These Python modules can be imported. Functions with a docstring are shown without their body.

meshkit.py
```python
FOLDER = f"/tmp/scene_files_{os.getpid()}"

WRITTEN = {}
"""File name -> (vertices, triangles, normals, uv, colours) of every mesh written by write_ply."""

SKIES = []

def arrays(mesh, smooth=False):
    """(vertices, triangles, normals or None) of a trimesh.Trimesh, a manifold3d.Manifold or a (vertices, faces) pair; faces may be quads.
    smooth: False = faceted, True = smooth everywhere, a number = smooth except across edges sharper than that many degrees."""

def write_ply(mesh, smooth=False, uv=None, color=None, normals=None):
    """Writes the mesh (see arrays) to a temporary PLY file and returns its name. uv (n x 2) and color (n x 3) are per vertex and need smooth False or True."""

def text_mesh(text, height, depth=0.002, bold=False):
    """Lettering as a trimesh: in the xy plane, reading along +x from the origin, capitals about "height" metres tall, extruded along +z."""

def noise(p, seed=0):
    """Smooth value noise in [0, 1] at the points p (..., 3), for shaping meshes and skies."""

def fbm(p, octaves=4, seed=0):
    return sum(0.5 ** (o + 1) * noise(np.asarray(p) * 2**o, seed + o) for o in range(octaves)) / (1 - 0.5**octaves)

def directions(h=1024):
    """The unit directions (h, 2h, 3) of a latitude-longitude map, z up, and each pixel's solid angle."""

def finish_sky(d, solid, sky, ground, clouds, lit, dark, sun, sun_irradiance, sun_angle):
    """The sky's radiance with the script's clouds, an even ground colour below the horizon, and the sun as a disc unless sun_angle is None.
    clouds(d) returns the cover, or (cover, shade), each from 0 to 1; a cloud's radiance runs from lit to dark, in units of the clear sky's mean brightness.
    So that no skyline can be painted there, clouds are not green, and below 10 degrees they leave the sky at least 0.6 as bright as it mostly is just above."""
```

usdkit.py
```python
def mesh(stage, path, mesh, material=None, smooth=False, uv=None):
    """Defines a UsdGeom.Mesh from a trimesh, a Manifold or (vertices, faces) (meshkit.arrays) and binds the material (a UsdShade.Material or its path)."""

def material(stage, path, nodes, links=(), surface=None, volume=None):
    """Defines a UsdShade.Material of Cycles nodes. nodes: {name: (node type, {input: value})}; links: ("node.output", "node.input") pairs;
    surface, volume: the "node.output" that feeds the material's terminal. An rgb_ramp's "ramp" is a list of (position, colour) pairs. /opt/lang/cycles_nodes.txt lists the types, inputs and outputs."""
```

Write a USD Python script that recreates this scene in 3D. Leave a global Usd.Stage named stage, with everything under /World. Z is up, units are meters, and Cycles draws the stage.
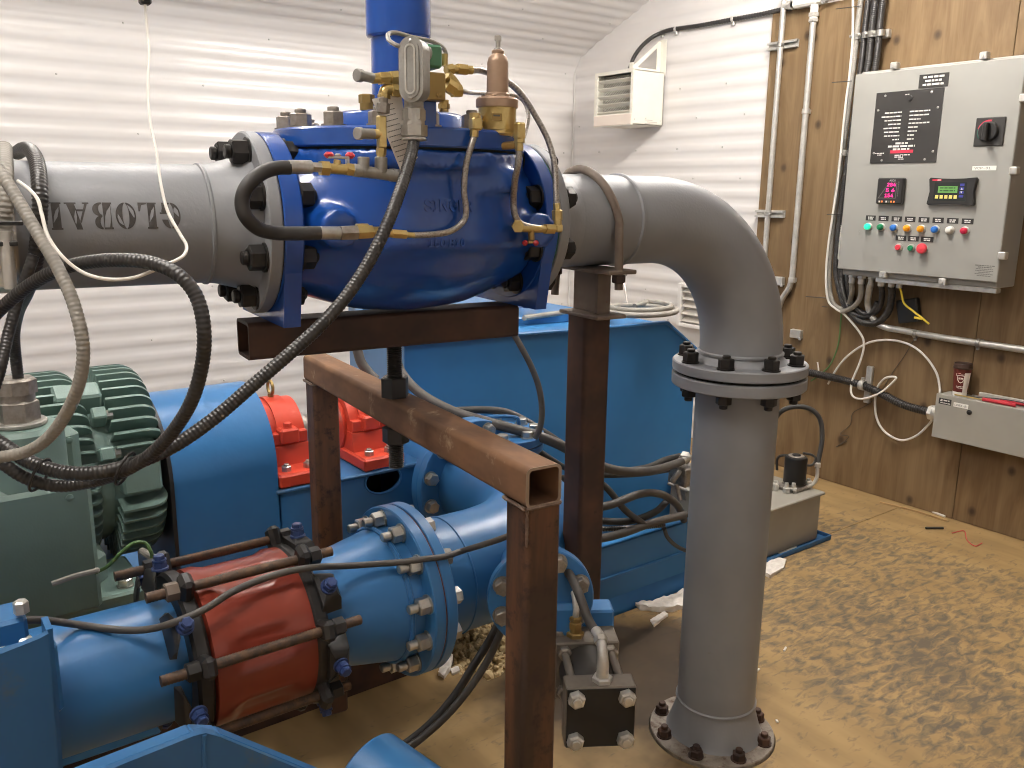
import math, random
import numpy as np, trimesh, usdkit, meshkit
import manifold3d as m3
from shapely.geometry import Polygon, box as sbox, Point
from shapely import affinity
from shapely.ops import unary_union
from pxr import Usd, UsdGeom, UsdLux, Gf, Sdf, UsdShade
random.seed(5); RNG = np.random.default_rng(7)
PI = math.pi
stage = Usd.Stage.CreateInMemory()
UsdGeom.SetStageUpAxis(stage, 'Z'); UsdGeom.SetStageMetersPerUnit(stage, 1.0)
world = UsdGeom.Xform.Define(stage, '/World'); stage.SetDefaultPrim(world.GetPrim())
# ------------------------------------------------------------------ camera
F_PX = 860.0
EYE = np.array([-1.889, -1.486, 1.593])
RC = np.array([[0.80279632, -0.59614239, 0.01150317], [-0.12206292, -0.18319891, -0.9754685], [0.58362549, 0.78169842, -0.21983829]])
cam = UsdGeom.Camera.Define(stage, '/World/camera')
cam.CreateHorizontalApertureAttr(36.0); cam.CreateVerticalApertureAttr(27.0)
cam.CreateFocalLengthAttr(F_PX / 1024 * 36.0); cam.CreateClippingRangeAttr(Gf.Vec2f(0.02, 200))
rows = [list(RC[0]) + [0], list(-RC[1]) + [0], list(-RC[2]) + [0], list(EYE) + [1]]
cam.AddTransformOp().Set(Gf.Matrix4d(rows))
cam.CreateExposureAttr(0.0)
# ------------------------------------------------------------------ lamps of the room (the fixtures themselves are built below)
LAMPS = [((-2.2, -0.35, 3.15), 0.85), ((1.15, 0.85, 3.05), 1.65), ((-1.3, 1.35, 2.95), 0.52)]
TUBE_GLOW = 121.0      # the emitting tubes of the fixtures are the room's only light
# ------------------------------------------------------------------ points: a picture ray met with a real plane
def ray(x, y): return RC.T @ np.array([(x - 512) / F_PX, (y - 384) / F_PX, 1.0])
def onax(a, val, x, y):
    d = ray(x, y); return EYE + d * (val - EYE[a]) / d[a]
def PX(x, y, X): return onax(0, X, x, y)
def PY(x, y, Y): return onax(1, Y, x, y)
def PZ(x, y, Z): return onax(2, Z, x, y)
def PD(x, y, D): return EYE + ray(x, y) * D
VA = math.radians(-5)
U = np.array([math.cos(VA), math.sin(VA), 0]); VV = np.array([-math.sin(VA), math.cos(VA), 0]); ORG = np.array([0, 0, 1.526])
TV = np.eye(4); TV[:3, 0] = U; TV[:3, 1] = VV; TV[:3, 3] = ORG
def V(s, t, w): return ORG + U * s + VV * t + np.array([0, 0, w])
def PT(x, y, t):
    d = ray(x, y); k = (t - (EYE - ORG) @ VV) / (d @ VV); return EYE + d * k
def st(x, y, t):
    q = PT(x, y, t) - ORG; return np.array([q @ U, t, q[2]])
# ------------------------------------------------------------------ scene graph
used = {}
def numbered(path):
    n = used.get(path, 0); used[path] = n + 1
    return path if n == 0 else '%s_%03d' % (path, n)
BASE = {}
def tag(prim, label=None, cat=None, group=None, kind=None):
    for k, v in (('label', label), ('category', cat), ('group', group), ('kind', kind)):
        if v: prim.SetCustomDataByKey(k, v)
def thing(name, label, cat, base=(0, 0, 0), group=None, kind=None):
    path = numbered('/World/' + name); x = UsdGeom.Xform.Define(stage, path)
    base = np.asarray(base, float); x.AddTranslateOp().Set(Gf.Vec3d(*map(float, base))); BASE[path] = base
    tag(x.GetPrim(), label, cat, group, kind); return path
def part(parent, name, mesh, mat, label=None, smooth=35, kind=None, cat=None, group=None):
    if isinstance(mesh, (list,)): mesh = trimesh.util.concatenate(mesh)
    path = numbered((parent or '/World') + '/' + name)
    v, f, _ = meshkit.arrays(mesh)
    v = np.array(v) - BASE.get(parent, np.zeros(3)); BASE[path] = BASE.get(parent, np.zeros(3))
    m = usdkit.mesh(stage, path, (v, f), MATS[mat], smooth=smooth)
    tag(m.GetPrim(), label, cat, group, kind); return path
def solo(name, mesh, mat, label, cat, group=None, kind=None, smooth=35):
    if isinstance(mesh, list): mesh = trimesh.util.concatenate(mesh)
    v, f, _ = meshkit.arrays(mesh)
    return part(None, name, (v, f), mat, label, smooth, kind, cat, group)
# ------------------------------------------------------------------ mesh helpers
cat = trimesh.util.concatenate
def frame(axis):
    a = np.asarray(axis, float); a = a / np.linalg.norm(a)
    h = np.array([0, 0, 1.0]) if abs(a[2]) < 0.9 else np.array([1.0, 0, 0])
    x = np.cross(h, a); x /= np.linalg.norm(x); y = np.cross(a, x)
    return x, y, a
def lathe(prof, p, axis, n=40, close=True):
    """prof: list of (radius, height along axis) from p."""
    x, y, a = frame(axis); p = np.asarray(p, float); t = np.arange(n) * 2 * PI / n
    c, s = np.cos(t), np.sin(t); v = []
    for r, h in prof:
        v.append(p + a * h + r * (c[:, None] * x + s[:, None] * y))
    v = np.vstack(v); f = []
    m = len(prof)
    for i in range(m - 1):
        for j in range(n):
            k = (j + 1) % n
            f += [(i * n + j, i * n + k, (i + 1) * n + k), (i * n + j, (i + 1) * n + k, (i + 1) * n + j)]
    if close:
        for i, flip in ((0, True), (m - 1, False)):
            if prof[i][0] > 1e-6:
                c0 = len(v); v = np.vstack([v, p + a * prof[i][1]])
                for j in range(n):
                    k = (j + 1) % n
                    f.append((c0, i * n + k, i * n + j) if flip else (c0, i * n + j, i * n + k))
    return trimesh.Trimesh(v, np.array(f), process=False)
def cyl(p0, p1, r, n=24, ch=0.0):
    p0, p1 = np.asarray(p0, float), np.asarray(p1, float); L = np.linalg.norm(p1 - p0)
    pr = [(r - ch, 0), (r, ch), (r, L - ch), (r - ch, L)] if ch else [(r, 0), (r, L)]
    return lathe(pr, p0, p1 - p0, n)
def ring(p, axis, r0, r1, h, n=48, ch=0.002):
    pr = [(r0, 0), (r1 - ch, 0), (r1, ch), (r1, h - ch), (r1 - ch, h), (r0, h), (r0, 0)]
    return lathe(pr, p, axis, n, close=False)
def cbox(lo, hi, ch=0.003):
    lo, hi = np.asarray(lo, float), np.asarray(hi, float); ch = min(ch, 0.45 * (hi - lo).min()); P = []
    for sx in (0, 1):
        for sy in (0, 1):
            for sz in (0, 1):
                c = np.where([sx, sy, sz], hi, lo); d = np.where([sx, sy, sz], -1, 1) * ch
                for k in range(3):
                    q = c + d; q[k] = c[k]; P.append(q)
    return trimesh.convex.convex_hull(np.array(P))
def obox(c, size, axes, ch=0.003):
    """box centred at c, with axes (3 rows)."""
    h = np.asarray(size, float) / 2; m = cbox(-h, h, ch); m.vertices = np.asarray(c) + m.vertices @ np.asarray(axes, float); return fixw(m)
def fixw(m):
    if m.is_watertight and m.volume < 0: m.invert()
    return m
def tv(m):
    m = m.copy(); m.apply_transform(TV); return m
def hexa(p, axis, af, h, ch=0.0015, rot=0.0, n=6):
    x, y, a = frame(axis); R = af / 2 / math.cos(PI / n)
    P = []
    for hh, rr in ((0, R), (h - ch, R), (h, R - 1.4 * ch)):
        for k in range(n):
            t = rot + k * 2 * PI / n; P.append(np.asarray(p) + a * hh + rr * (math.cos(t) * x + math.sin(t) * y))
    return trimesh.convex.convex_hull(np.array(P))
def bolt(p, axis, af, h=None, stud=0.0, washer=True, rot=0.0):
    h = h or af * 0.62; a = np.asarray(axis, float); a = a / np.linalg.norm(a); p = np.asarray(p, float); out = []
    z = 0.0
    if washer: out.append(cyl(p, p + a * af * 0.1, af * 0.66, 18)); z = af * 0.1
    out.append(hexa(p + a * z, a, af, h, af * 0.06, rot))
    if stud: out.append(cyl(p + a * (z + h), p + a * (z + h + stud), af * 0.31, 14, af * 0.05))
    return cat(out)
def spline(pts, n=8):
    P = np.asarray(pts, float); P = np.vstack([2 * P[0] - P[1], P, 2 * P[-1] - P[-2]]); out = []
    for i in range(1, len(P) - 2):
        a, b, c, d = P[i - 1], P[i], P[i + 1], P[i + 2]
        for t in np.linspace(0, 1, n, endpoint=False):
            out.append(0.5 * (2 * b + (c - a) * t + (2 * a - 5 * b + 4 * c - d) * t * t + (3 * b - a - 3 * c + d) * t ** 3))
    out.append(P[-2]); return np.array(out)
def resample(P, step):
    d = np.r_[0, np.cumsum(np.linalg.norm(np.diff(P, axis=0), axis=1))]; n = max(2, int(d[-1] / step) + 1)
    t = np.linspace(0, d[-1], n); return np.stack([np.interp(t, d, P[:, k]) for k in range(3)], 1)
def sweep(P, r, n=10, cap=True):
    """r: number, or array per point."""
    P = np.asarray(P, float); m = len(P); r = np.broadcast_to(r, m)
    T = np.gradient(P, axis=0); T /= np.linalg.norm(T, axis=1, keepdims=True) + 1e-12
    x = frame(T[0])[0]; X = []
    for i in range(m):
        x = x - T[i] * (x @ T[i]); x /= np.linalg.norm(x) + 1e-12; X.append(x.copy())
    X = np.array(X); Y = np.cross(T, X); t = np.arange(n) * 2 * PI / n
    v = (P[:, None] + r[:, None, None] * (np.cos(t)[None, :, None] * X[:, None] + np.sin(t)[None, :, None] * Y[:, None])).reshape(-1, 3)
    i, j = np.meshgrid(np.arange(m - 1), np.arange(n), indexing='ij'); k = (j + 1) % n
    a, b, c, d = i * n + j, i * n + k, (i + 1) * n + k, (i + 1) * n + j
    f = np.concatenate([np.stack([a, b, c], -1).reshape(-1, 3), np.stack([a, c, d], -1).reshape(-1, 3)])
    if cap:
        v = np.vstack([v, P[0], P[-1]]); c0, c1 = m * n, m * n + 1
        jj = np.arange(n); kk = (jj + 1) % n
        f = np.vstack([f, np.stack([np.full(n, c0), kk, jj], 1), np.stack([np.full(n, c1), (m - 1) * n + jj, (m - 1) * n + kk], 1)])
    return trimesh.Trimesh(v, f, process=False)
def hose(pts, r, n=10, seg=10): return sweep(spline(pts, seg), r, n)
def flex(pts, r, pitch=0.011, depth=0.13, n=12):
    """corrugated conduit: the rings are geometry."""
    P = resample(spline(pts, 14), pitch / 4); k = np.arange(len(P)) % 4
    return sweep(P, r * np.where((k == 0) | (k == 1), 1.0, 1 - depth), n)
def weld(p, axis, R, r=0.0045, n=90, wob=0.18):
    x, y, a = frame(axis); t = np.arange(n + 1) * 2 * PI / n
    P = np.asarray(p) + R * (np.cos(t)[:, None] * x + np.sin(t)[:, None] * y)
    return sweep(P, r * (1 + wob * np.sin(t * 45)), 7, cap=False)
def tubebeam(p0, p1, side, up, w, h, wall=0.006, rad=0.010):
    """hollow rectangular steel tube from p0 to p1; its section w along `side`, h along `up`."""
    o = sbox(-w / 2 + rad, -h / 2 + rad, w / 2 - rad, h / 2 - rad).buffer(rad, 4)
    i = sbox(-w / 2 + rad, -h / 2 + rad, w / 2 - rad, h / 2 - rad).buffer(rad - wall, 4)
    p0, p1 = np.asarray(p0, float), np.asarray(p1, float); L = np.linalg.norm(p1 - p0); a = (p1 - p0) / L
    m = trimesh.creation.extrude_polygon(o.difference(i), L, engine='earcut')
    m.vertices = p0 + m.vertices[:, :1] * side + m.vertices[:, 1:2] * up + m.vertices[:, 2:] * a
    return fixw(m)
def plate(poly, origin, ex, ey, thick):
    m = trimesh.creation.extrude_polygon(poly, thick, engine='earcut'); ex, ey = np.asarray(ex, float), np.asarray(ey, float)
    m.vertices = np.asarray(origin) + m.vertices[:, :1] * ex + m.vertices[:, 1:2] * ey + m.vertices[:, 2:] * np.cross(ex, ey)
    return fixw(m)
def from_manifold(m, refine=0.0, it=0):
    if refine: m = m.refine_to_length(refine)
    me = m.to_mesh(); t = trimesh.Trimesh(me.vert_properties[:, :3], me.tri_verts, process=True)
    if it: trimesh.smoothing.filter_taubin(t, iterations=it)
    return t
def smin(a, b, k):
    h = max(k - abs(a - b), 0.0) / k; return min(a, b) - h * h * k * 0.25
def levelset(fn, lo, hi, edge):
    m = m3.Manifold.level_set(lambda x, y, z: -fn(x, y, z), [*lo, *hi], edge, 0.0)
    me = m.to_mesh(); return trimesh.Trimesh(me.vert_properties[:, :3], me.tri_verts, process=True)
def capsule_sd(x, y, z, a, b, r0, r1):
    bx, by, bz = b[0] - a[0], b[1] - a[1], b[2] - a[2]; px, py, pz = x - a[0], y - a[1], z - a[2]
    h = (px * bx + py * by + pz * bz) / (bx * bx + by * by + bz * bz); h = 0.0 if h < 0 else 1.0 if h > 1 else h
    dx, dy, dz = px - bx * h, py - by * h, pz - bz * h
    return math.sqrt(dx * dx + dy * dy + dz * dz) - (r0 + (r1 - r0) * h)
def wordbars(total, h, rng, lo=0.35, hi=1.0):
    """a line of print too small to read: a row of word-long marks."""
    out, x = [], 0.0
    while x < total:
        w = min(rng.uniform(1.2, 4.2) * h, total - x)
        if w > 0.3 * h: out.append((x, x + w))
        x += w + 0.6 * h
    return out
# ------------------------------------------------------------------ materials
MATS = {}
def lin(c): return tuple(((v / 255) / 12.92 if v / 255 <= 0.04045 else ((v / 255 + 0.055) / 1.055) ** 2.4) for v in c)
def mat(name, c1, c2=None, rough=0.5, metal=0.0, scale=(6, 6, 6), detail=5, lo=0.4, hi=0.7, bump=0.0, bscale=60, spec=None, c3=None, c3scale=14, c3lo=0.62, c3hi=0.72, rough2=None, emit=None, coat=0.0, grime=None):
    n = {'g': ('geometry', {}), 'p': ('principled_bsdf', {'roughness': rough, 'metallic': metal, 'base_color': lin(c1)})}
    l = []
    if spec is not None: n['p'][1]['specular_ior_level'] = spec
    if coat: n['p'][1]['coat_weight'] = coat; n['p'][1]['coat_roughness'] = 0.08
    if emit: n['p'][1]['emission_color'] = lin(c1); n['p'][1]['emission_strength'] = emit
    if c2:
        n['m'] = ('mapping', {'scale': scale}); n['n'] = ('noise_texture', {'scale': 1.0, 'detail': float(detail), 'roughness': 0.6})
        n['r'] = ('rgb_ramp', {'ramp': [(0, lin(c1)), (lo, lin(c1)), (hi, lin(c2)), (1, lin(c2))]})
        l += [('g.position', 'm.vector'), ('m.vector', 'n.vector'), ('n.fac', 'r.fac')]
        out = 'r.color'
        if c3:
            n['n3'] = ('noise_texture', {'scale': float(c3scale), 'detail': 8.0, 'roughness': 0.7})
            n['r3'] = ('rgb_ramp', {'ramp': [(0, (0, 0, 0)), (c3lo, (0, 0, 0)), (c3hi, (1, 1, 1)), (1, (1, 1, 1))]})
            n['x3'] = ('mix', {'mix_type': 'mix', 'color2': lin(c3)})
            l += [('g.position', 'n3.vector'), ('n3.fac', 'r3.fac'), ('r3.color', 'x3.fac'), (out, 'x3.color1')]; out = 'x3.color'
        l.append((out, 'p.base_color'))
        if rough2 is not None:
            n['rr'] = ('map_range', {'from_min': lo, 'from_max': hi, 'to_min': rough, 'to_max': rough2})
            l += [('n.fac', 'rr.value'), ('rr.result', 'p.roughness')]
    if bump:
        n['bn'] = ('noise_texture', {'scale': float(bscale), 'detail': 4.0}); n['b'] = ('bump', {'strength': 0.6, 'distance': bump})
        l += [('g.position', 'bn.vector'), ('bn.fac', 'b.height'), ('b.normal', 'p.normal')]
    MATS[name] = usdkit.material(stage, '/World/Looks/' + name, n, l, surface='p.BSDF')
mat('liner', (228, 224, 221), (233, 230, 227), rough=0.27, scale=(1, 1, 1), spec=0.5)
mat('liner_trim', (232, 229, 225), rough=0.35)
mat('heater_cream', (238, 234, 222), (232, 228, 214), rough=0.42)
mat('heater_panel', (236, 222, 208), rough=0.45)
mat('grey_paint', (130, 132, 136), (138, 140, 143), rough=0.45, scale=(5, 5, 5), c3=(122, 112, 100), c3scale=9, c3lo=0.66, c3hi=0.8, rough2=0.55, bump=0.0006, bscale=160)
mat('stencil', (58, 55, 53), (78, 74, 71), rough=0.7, scale=(70, 70, 70))
mat('valve_blue', (24, 76, 158), (22, 68, 146), rough=0.22, scale=(5, 5, 5), bump=0.0012, bscale=38, coat=0.4)
mat('pump_blue', (48, 106, 160), (54, 114, 168), rough=0.34, scale=(4, 4, 4), c3=(120, 138, 150), c3scale=22, c3lo=0.70, c3hi=0.78, bump=0.0008, bscale=30)
mat('tank_blue', (46, 112, 168), (52, 120, 176), rough=0.45, scale=(3, 3, 3), c3=(106, 132, 148), c3scale=7, c3lo=0.68, c3hi=0.82)
mat('dirty_blue', (44, 94, 140), (48, 102, 152), rough=0.5, scale=(4, 4, 4), c3=(96, 98, 82), c3scale=6, c3lo=0.56, c3hi=0.74)
mat('rust', (64, 48, 38), (112, 76, 52), rough=0.58, scale=(16, 16, 2.5), lo=0.38, hi=0.66, c3=(54, 38, 33), c3scale=26, c3lo=0.52, c3hi=0.64, bump=0.0006, bscale=120, spec=0.35)
mat('rust_orange', (132, 98, 72), (94, 70, 54), rough=0.7, scale=(12, 5, 12), c3=(176, 154, 128), c3scale=13, c3lo=0.57, c3hi=0.72, bump=0.0006, bscale=120, spec=0.3)
mat('rust_dark', (56, 42, 37), (84, 58, 46), rough=0.6, scale=(9, 9, 9), c3=(48, 36, 33), c3scale=24, spec=0.35)
mat('rust_grey', (120, 108, 98), (98, 84, 72), rough=0.65, scale=(14, 14, 14), c3=(110, 78, 56), c3scale=30)
mat('raw_edge', (158, 140, 122), rough=0.5, metal=0.4)
mat('weld_steel', (104, 86, 74), (140, 124, 110), rough=0.45, metal=0.4, scale=(60, 60, 60))
mat('black_bolt', (40, 38, 37), (58, 54, 51), rough=0.45, metal=0.5, scale=(40, 40, 40))
mat('zinc', (196, 194, 188), (170, 168, 162), rough=0.3, metal=0.85, scale=(40, 40, 40))
mat('dull_zinc', (160, 154, 146), (132, 124, 116), rough=0.42, metal=0.7, scale=(50, 50, 50))
mat('galv', (206, 204, 198), (186, 184, 178), rough=0.36, metal=0.55, scale=(30, 30, 30))
mat('stainless', (190, 186, 180), rough=0.28, metal=0.9)
mat('braid', (170, 164, 156), (128, 122, 116), rough=0.4, metal=0.75, scale=(260, 260, 260), detail=1)
mat('brass', (208, 186, 126), (188, 162, 102), rough=0.3, metal=0.8, scale=(30, 30, 30))
mat('bronze', (172, 146, 124), (160, 134, 112), rough=0.45, metal=0.5, scale=(30, 30, 30))
mat('dull_brass', (158, 134, 84), rough=0.42, metal=0.75)
mat('cast_grey', (158, 156, 150), (144, 142, 136), rough=0.5, metal=0.4, scale=(60, 60, 60), bump=0.0004, bscale=300)
mat('rubber', (44, 43, 42), (58, 56, 54), rough=0.55, scale=(12, 12, 12))
mat('hose_grey', (76, 72, 68), (64, 60, 57), rough=0.55, scale=(14, 14, 14))
mat('flex_black', (52, 50, 49), (44, 42, 41), rough=0.32, scale=(20, 20, 20))
mat('flex_grey', (150, 146, 138), (136, 132, 124), rough=0.5, scale=(20, 20, 20))
mat('white_cable', (226, 222, 214), rough=0.45)
mat('green_wire', (82, 120, 66), rough=0.5)
mat('yellow', (226, 196, 46), rough=0.45)
mat('red_plastic', (186, 38, 52), rough=0.4)
mat('black_plastic', (36, 35, 34), rough=0.45)
mat('green_coil', (74, 124, 92), rough=0.5)
mat('motor_green', (112, 136, 129), (104, 127, 120), rough=0.46, scale=(6, 6, 6), bump=0.0006, bscale=220)
mat('bearing_red', (202, 70, 48), (188, 60, 40), rough=0.4, scale=(8, 8, 8), bump=0.0006, bscale=70)
mat('coupling_red', (136, 58, 43), (124, 50, 37), rough=0.26, scale=(5, 5, 5), bump=0.001, bscale=26)
mat('barrel_black', (58, 53, 48), (46, 42, 38), rough=0.45, metal=0.2, scale=(14, 14, 14))
mat('iron_black', (34, 33, 33), (48, 46, 45), rough=0.4, scale=(14, 14, 14), c3=(84, 64, 50), c3scale=34, c3lo=0.66, c3hi=0.78)
mat('cylinder_black', (24, 23, 23), (34, 33, 32), rough=0.5, scale=(8, 8, 8))
mat('dusty_steel', (120, 112, 102), (98, 90, 82), rough=0.5, metal=0.3, scale=(18, 18, 18))
mat('rod_rust', (76, 61, 52), (112, 84, 60), rough=0.6, metal=0.25, scale=(50, 50, 50), c3=(62, 54, 50), c3scale=40, c3lo=0.5, c3hi=0.65)
mat('bolt_blue', (42, 62, 112), (58, 78, 124), rough=0.4, scale=(40, 40, 40))
mat('orange_paint', (176, 142, 98), rough=0.6)
mat('gasket_brown', (120, 72, 58), rough=0.8)
mat('gasket_green', (30, 92, 76), rough=0.7)
mat('gasket_dark', (28, 34, 31), rough=0.8)
mat('panel_grey', (149, 148, 142), (153, 152, 146), rough=0.5, scale=(3, 3, 3))
mat('box_grey', (152, 149, 140), (158, 155, 146), rough=0.5, scale=(5, 5, 5))
mat('hpu_grey', (146, 142, 132), (154, 150, 140), rough=0.5, scale=(6, 6, 6))
mat('label_black', (44, 42, 40), rough=0.5)
mat('label_white', (238, 236, 228), rough=0.5)
mat('print_white', (216, 214, 208), rough=0.6)
mat('print_grey', (96, 94, 90), rough=0.7)
mat('print_red', (198, 48, 72), rough=0.5)
mat('led_pink', (255, 46, 150), rough=0.5, emit=0.9)
mat('led_orange', (240, 130, 60), rough=0.5, emit=0.5)
mat('lcd_green', (96, 150, 78), rough=0.4, emit=0.15)
mat('lcd_text', (52, 92, 46), rough=0.5)
mat('key_blue', (58, 60, 150), rough=0.5)
mat('key_yellow', (232, 214, 120), rough=0.5)
mat('lens_lit', (40, 214, 160), rough=0.3, emit=0.9)
mat('lens_green', (24, 120, 78), rough=0.3)
mat('lens_blue', (44, 112, 196), rough=0.3)
mat('lens_amber', (236, 156, 24), rough=0.3)
mat('lens_white', (232, 228, 218), rough=0.35)
mat('lens_red', (190, 28, 62), rough=0.3)
mat('push_red', (214, 62, 74), rough=0.4)
mat('cup_brown', (96, 34, 26), rough=0.5)
mat('cup_lid', (62, 44, 36), rough=0.4)
mat('paper', (232, 226, 218), rough=0.7)
mat('print_dark', (70, 66, 62), rough=0.7)
mat('dirty_flange', (142, 134, 124), (112, 100, 88), rough=0.7, scale=(24, 24, 24), c3=(84, 62, 46), c3scale=30, c3lo=0.52, c3hi=0.66, bump=0.003, bscale=60)
mat('foam', (236, 230, 222), (214, 206, 196), rough=0.8, scale=(40, 40, 40))
mat('gravel', (176, 152, 108), (206, 186, 146), rough=0.9, scale=(40, 40, 40), c3=(120, 96, 64), c3scale=60, c3lo=0.55, c3hi=0.65)
mat('soil', (120, 98, 68), rough=0.95)
for i, (p, k) in enumerate(LAMPS): mat('tube_glow' + ('_%d' % i if i else ''), (255, 249, 242), rough=0.5, emit=TUBE_GLOW * k)
mat('fixture_white', (232, 232, 230), rough=0.4)
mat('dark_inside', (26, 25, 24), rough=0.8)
mat('beige_liner', (206, 200, 190), rough=0.5)
def plywood(name, base, dark, knot, floor=False):
    n = {'g': ('geometry', {}), 'm': ('mapping', {'scale': (1.2, 5.0, 0.7)}), 'n': ('noise_texture', {'scale': 2.0, 'detail': 6.0, 'roughness': 0.6, 'distortion': 1.6}),
         'r': ('rgb_ramp', {'ramp': [(0, lin(dark)), (0.38, lin(dark)), (0.62, lin(base)), (1, lin(base))]}),
         'sp': ('separate_xyz', {}), 'co': ('combine_xyz', {}), 'm2': ('mapping', {'scale': (1.0, 0.8, 1.0)}), 'v': ('voronoi_texture', {'scale': 3.1, 'randomness': 1.0, 'dimensions': '2D'}),
         'k': ('rgb_ramp', {'ramp': [(0, (1, 1, 1)), (0.022, (1, 1, 1)), (0.05, (0.6, 0.6, 0.6)), (0.075, (0.15, 0.15, 0.15)), (0.14, (0, 0, 0)), (1, (0, 0, 0))]}),
         'kf': ('math', {'math_type': 'multiply', 'value2': 0.85}), 'mk': ('mix', {'mix_type': 'mix', 'color2': lin(knot)}),
         'm3': ('mapping', {'scale': (4, 60, 2.5)}), 'n3': ('noise_texture', {'scale': 2.0, 'detail': 4.0}), 'hs': ('hsv', {'saturation': 1.0}),
         'vr': ('map_range', {'from_min': 0.3, 'from_max': 0.7, 'to_min': 0.93, 'to_max': 1.05}),
         'p': ('principled_bsdf', {'roughness': 0.62, 'specular_ior_level': 0.3})}
    l = [('g.position', 'm.vector'), ('m.vector', 'n.vector'), ('n.fac', 'r.fac'), ('g.position', 'sp.vector'), ('sp.y', 'co.x'), ('sp.z', 'co.y'), ('co.vector', 'm2.vector'), ('m2.vector', 'v.vector'), ('v.distance', 'k.fac'), ('k.color', 'kf.value1'), ('kf.value', 'mk.fac'),
         ('r.color', 'mk.color1'), ('g.position', 'm3.vector'), ('m3.vector', 'n3.vector'), ('n3.fac', 'vr.value'), ('mk.color', 'hs.color'), ('vr.result', 'hs.value'), ('hs.color', 'p.base_color')]
    MATS[name] = usdkit.material(stage, '/World/Looks/' + name, n, l, surface='p.BSDF')
plywood('ply_wall', (128, 106, 77), (110, 88, 61), (52, 38, 27))
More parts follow.
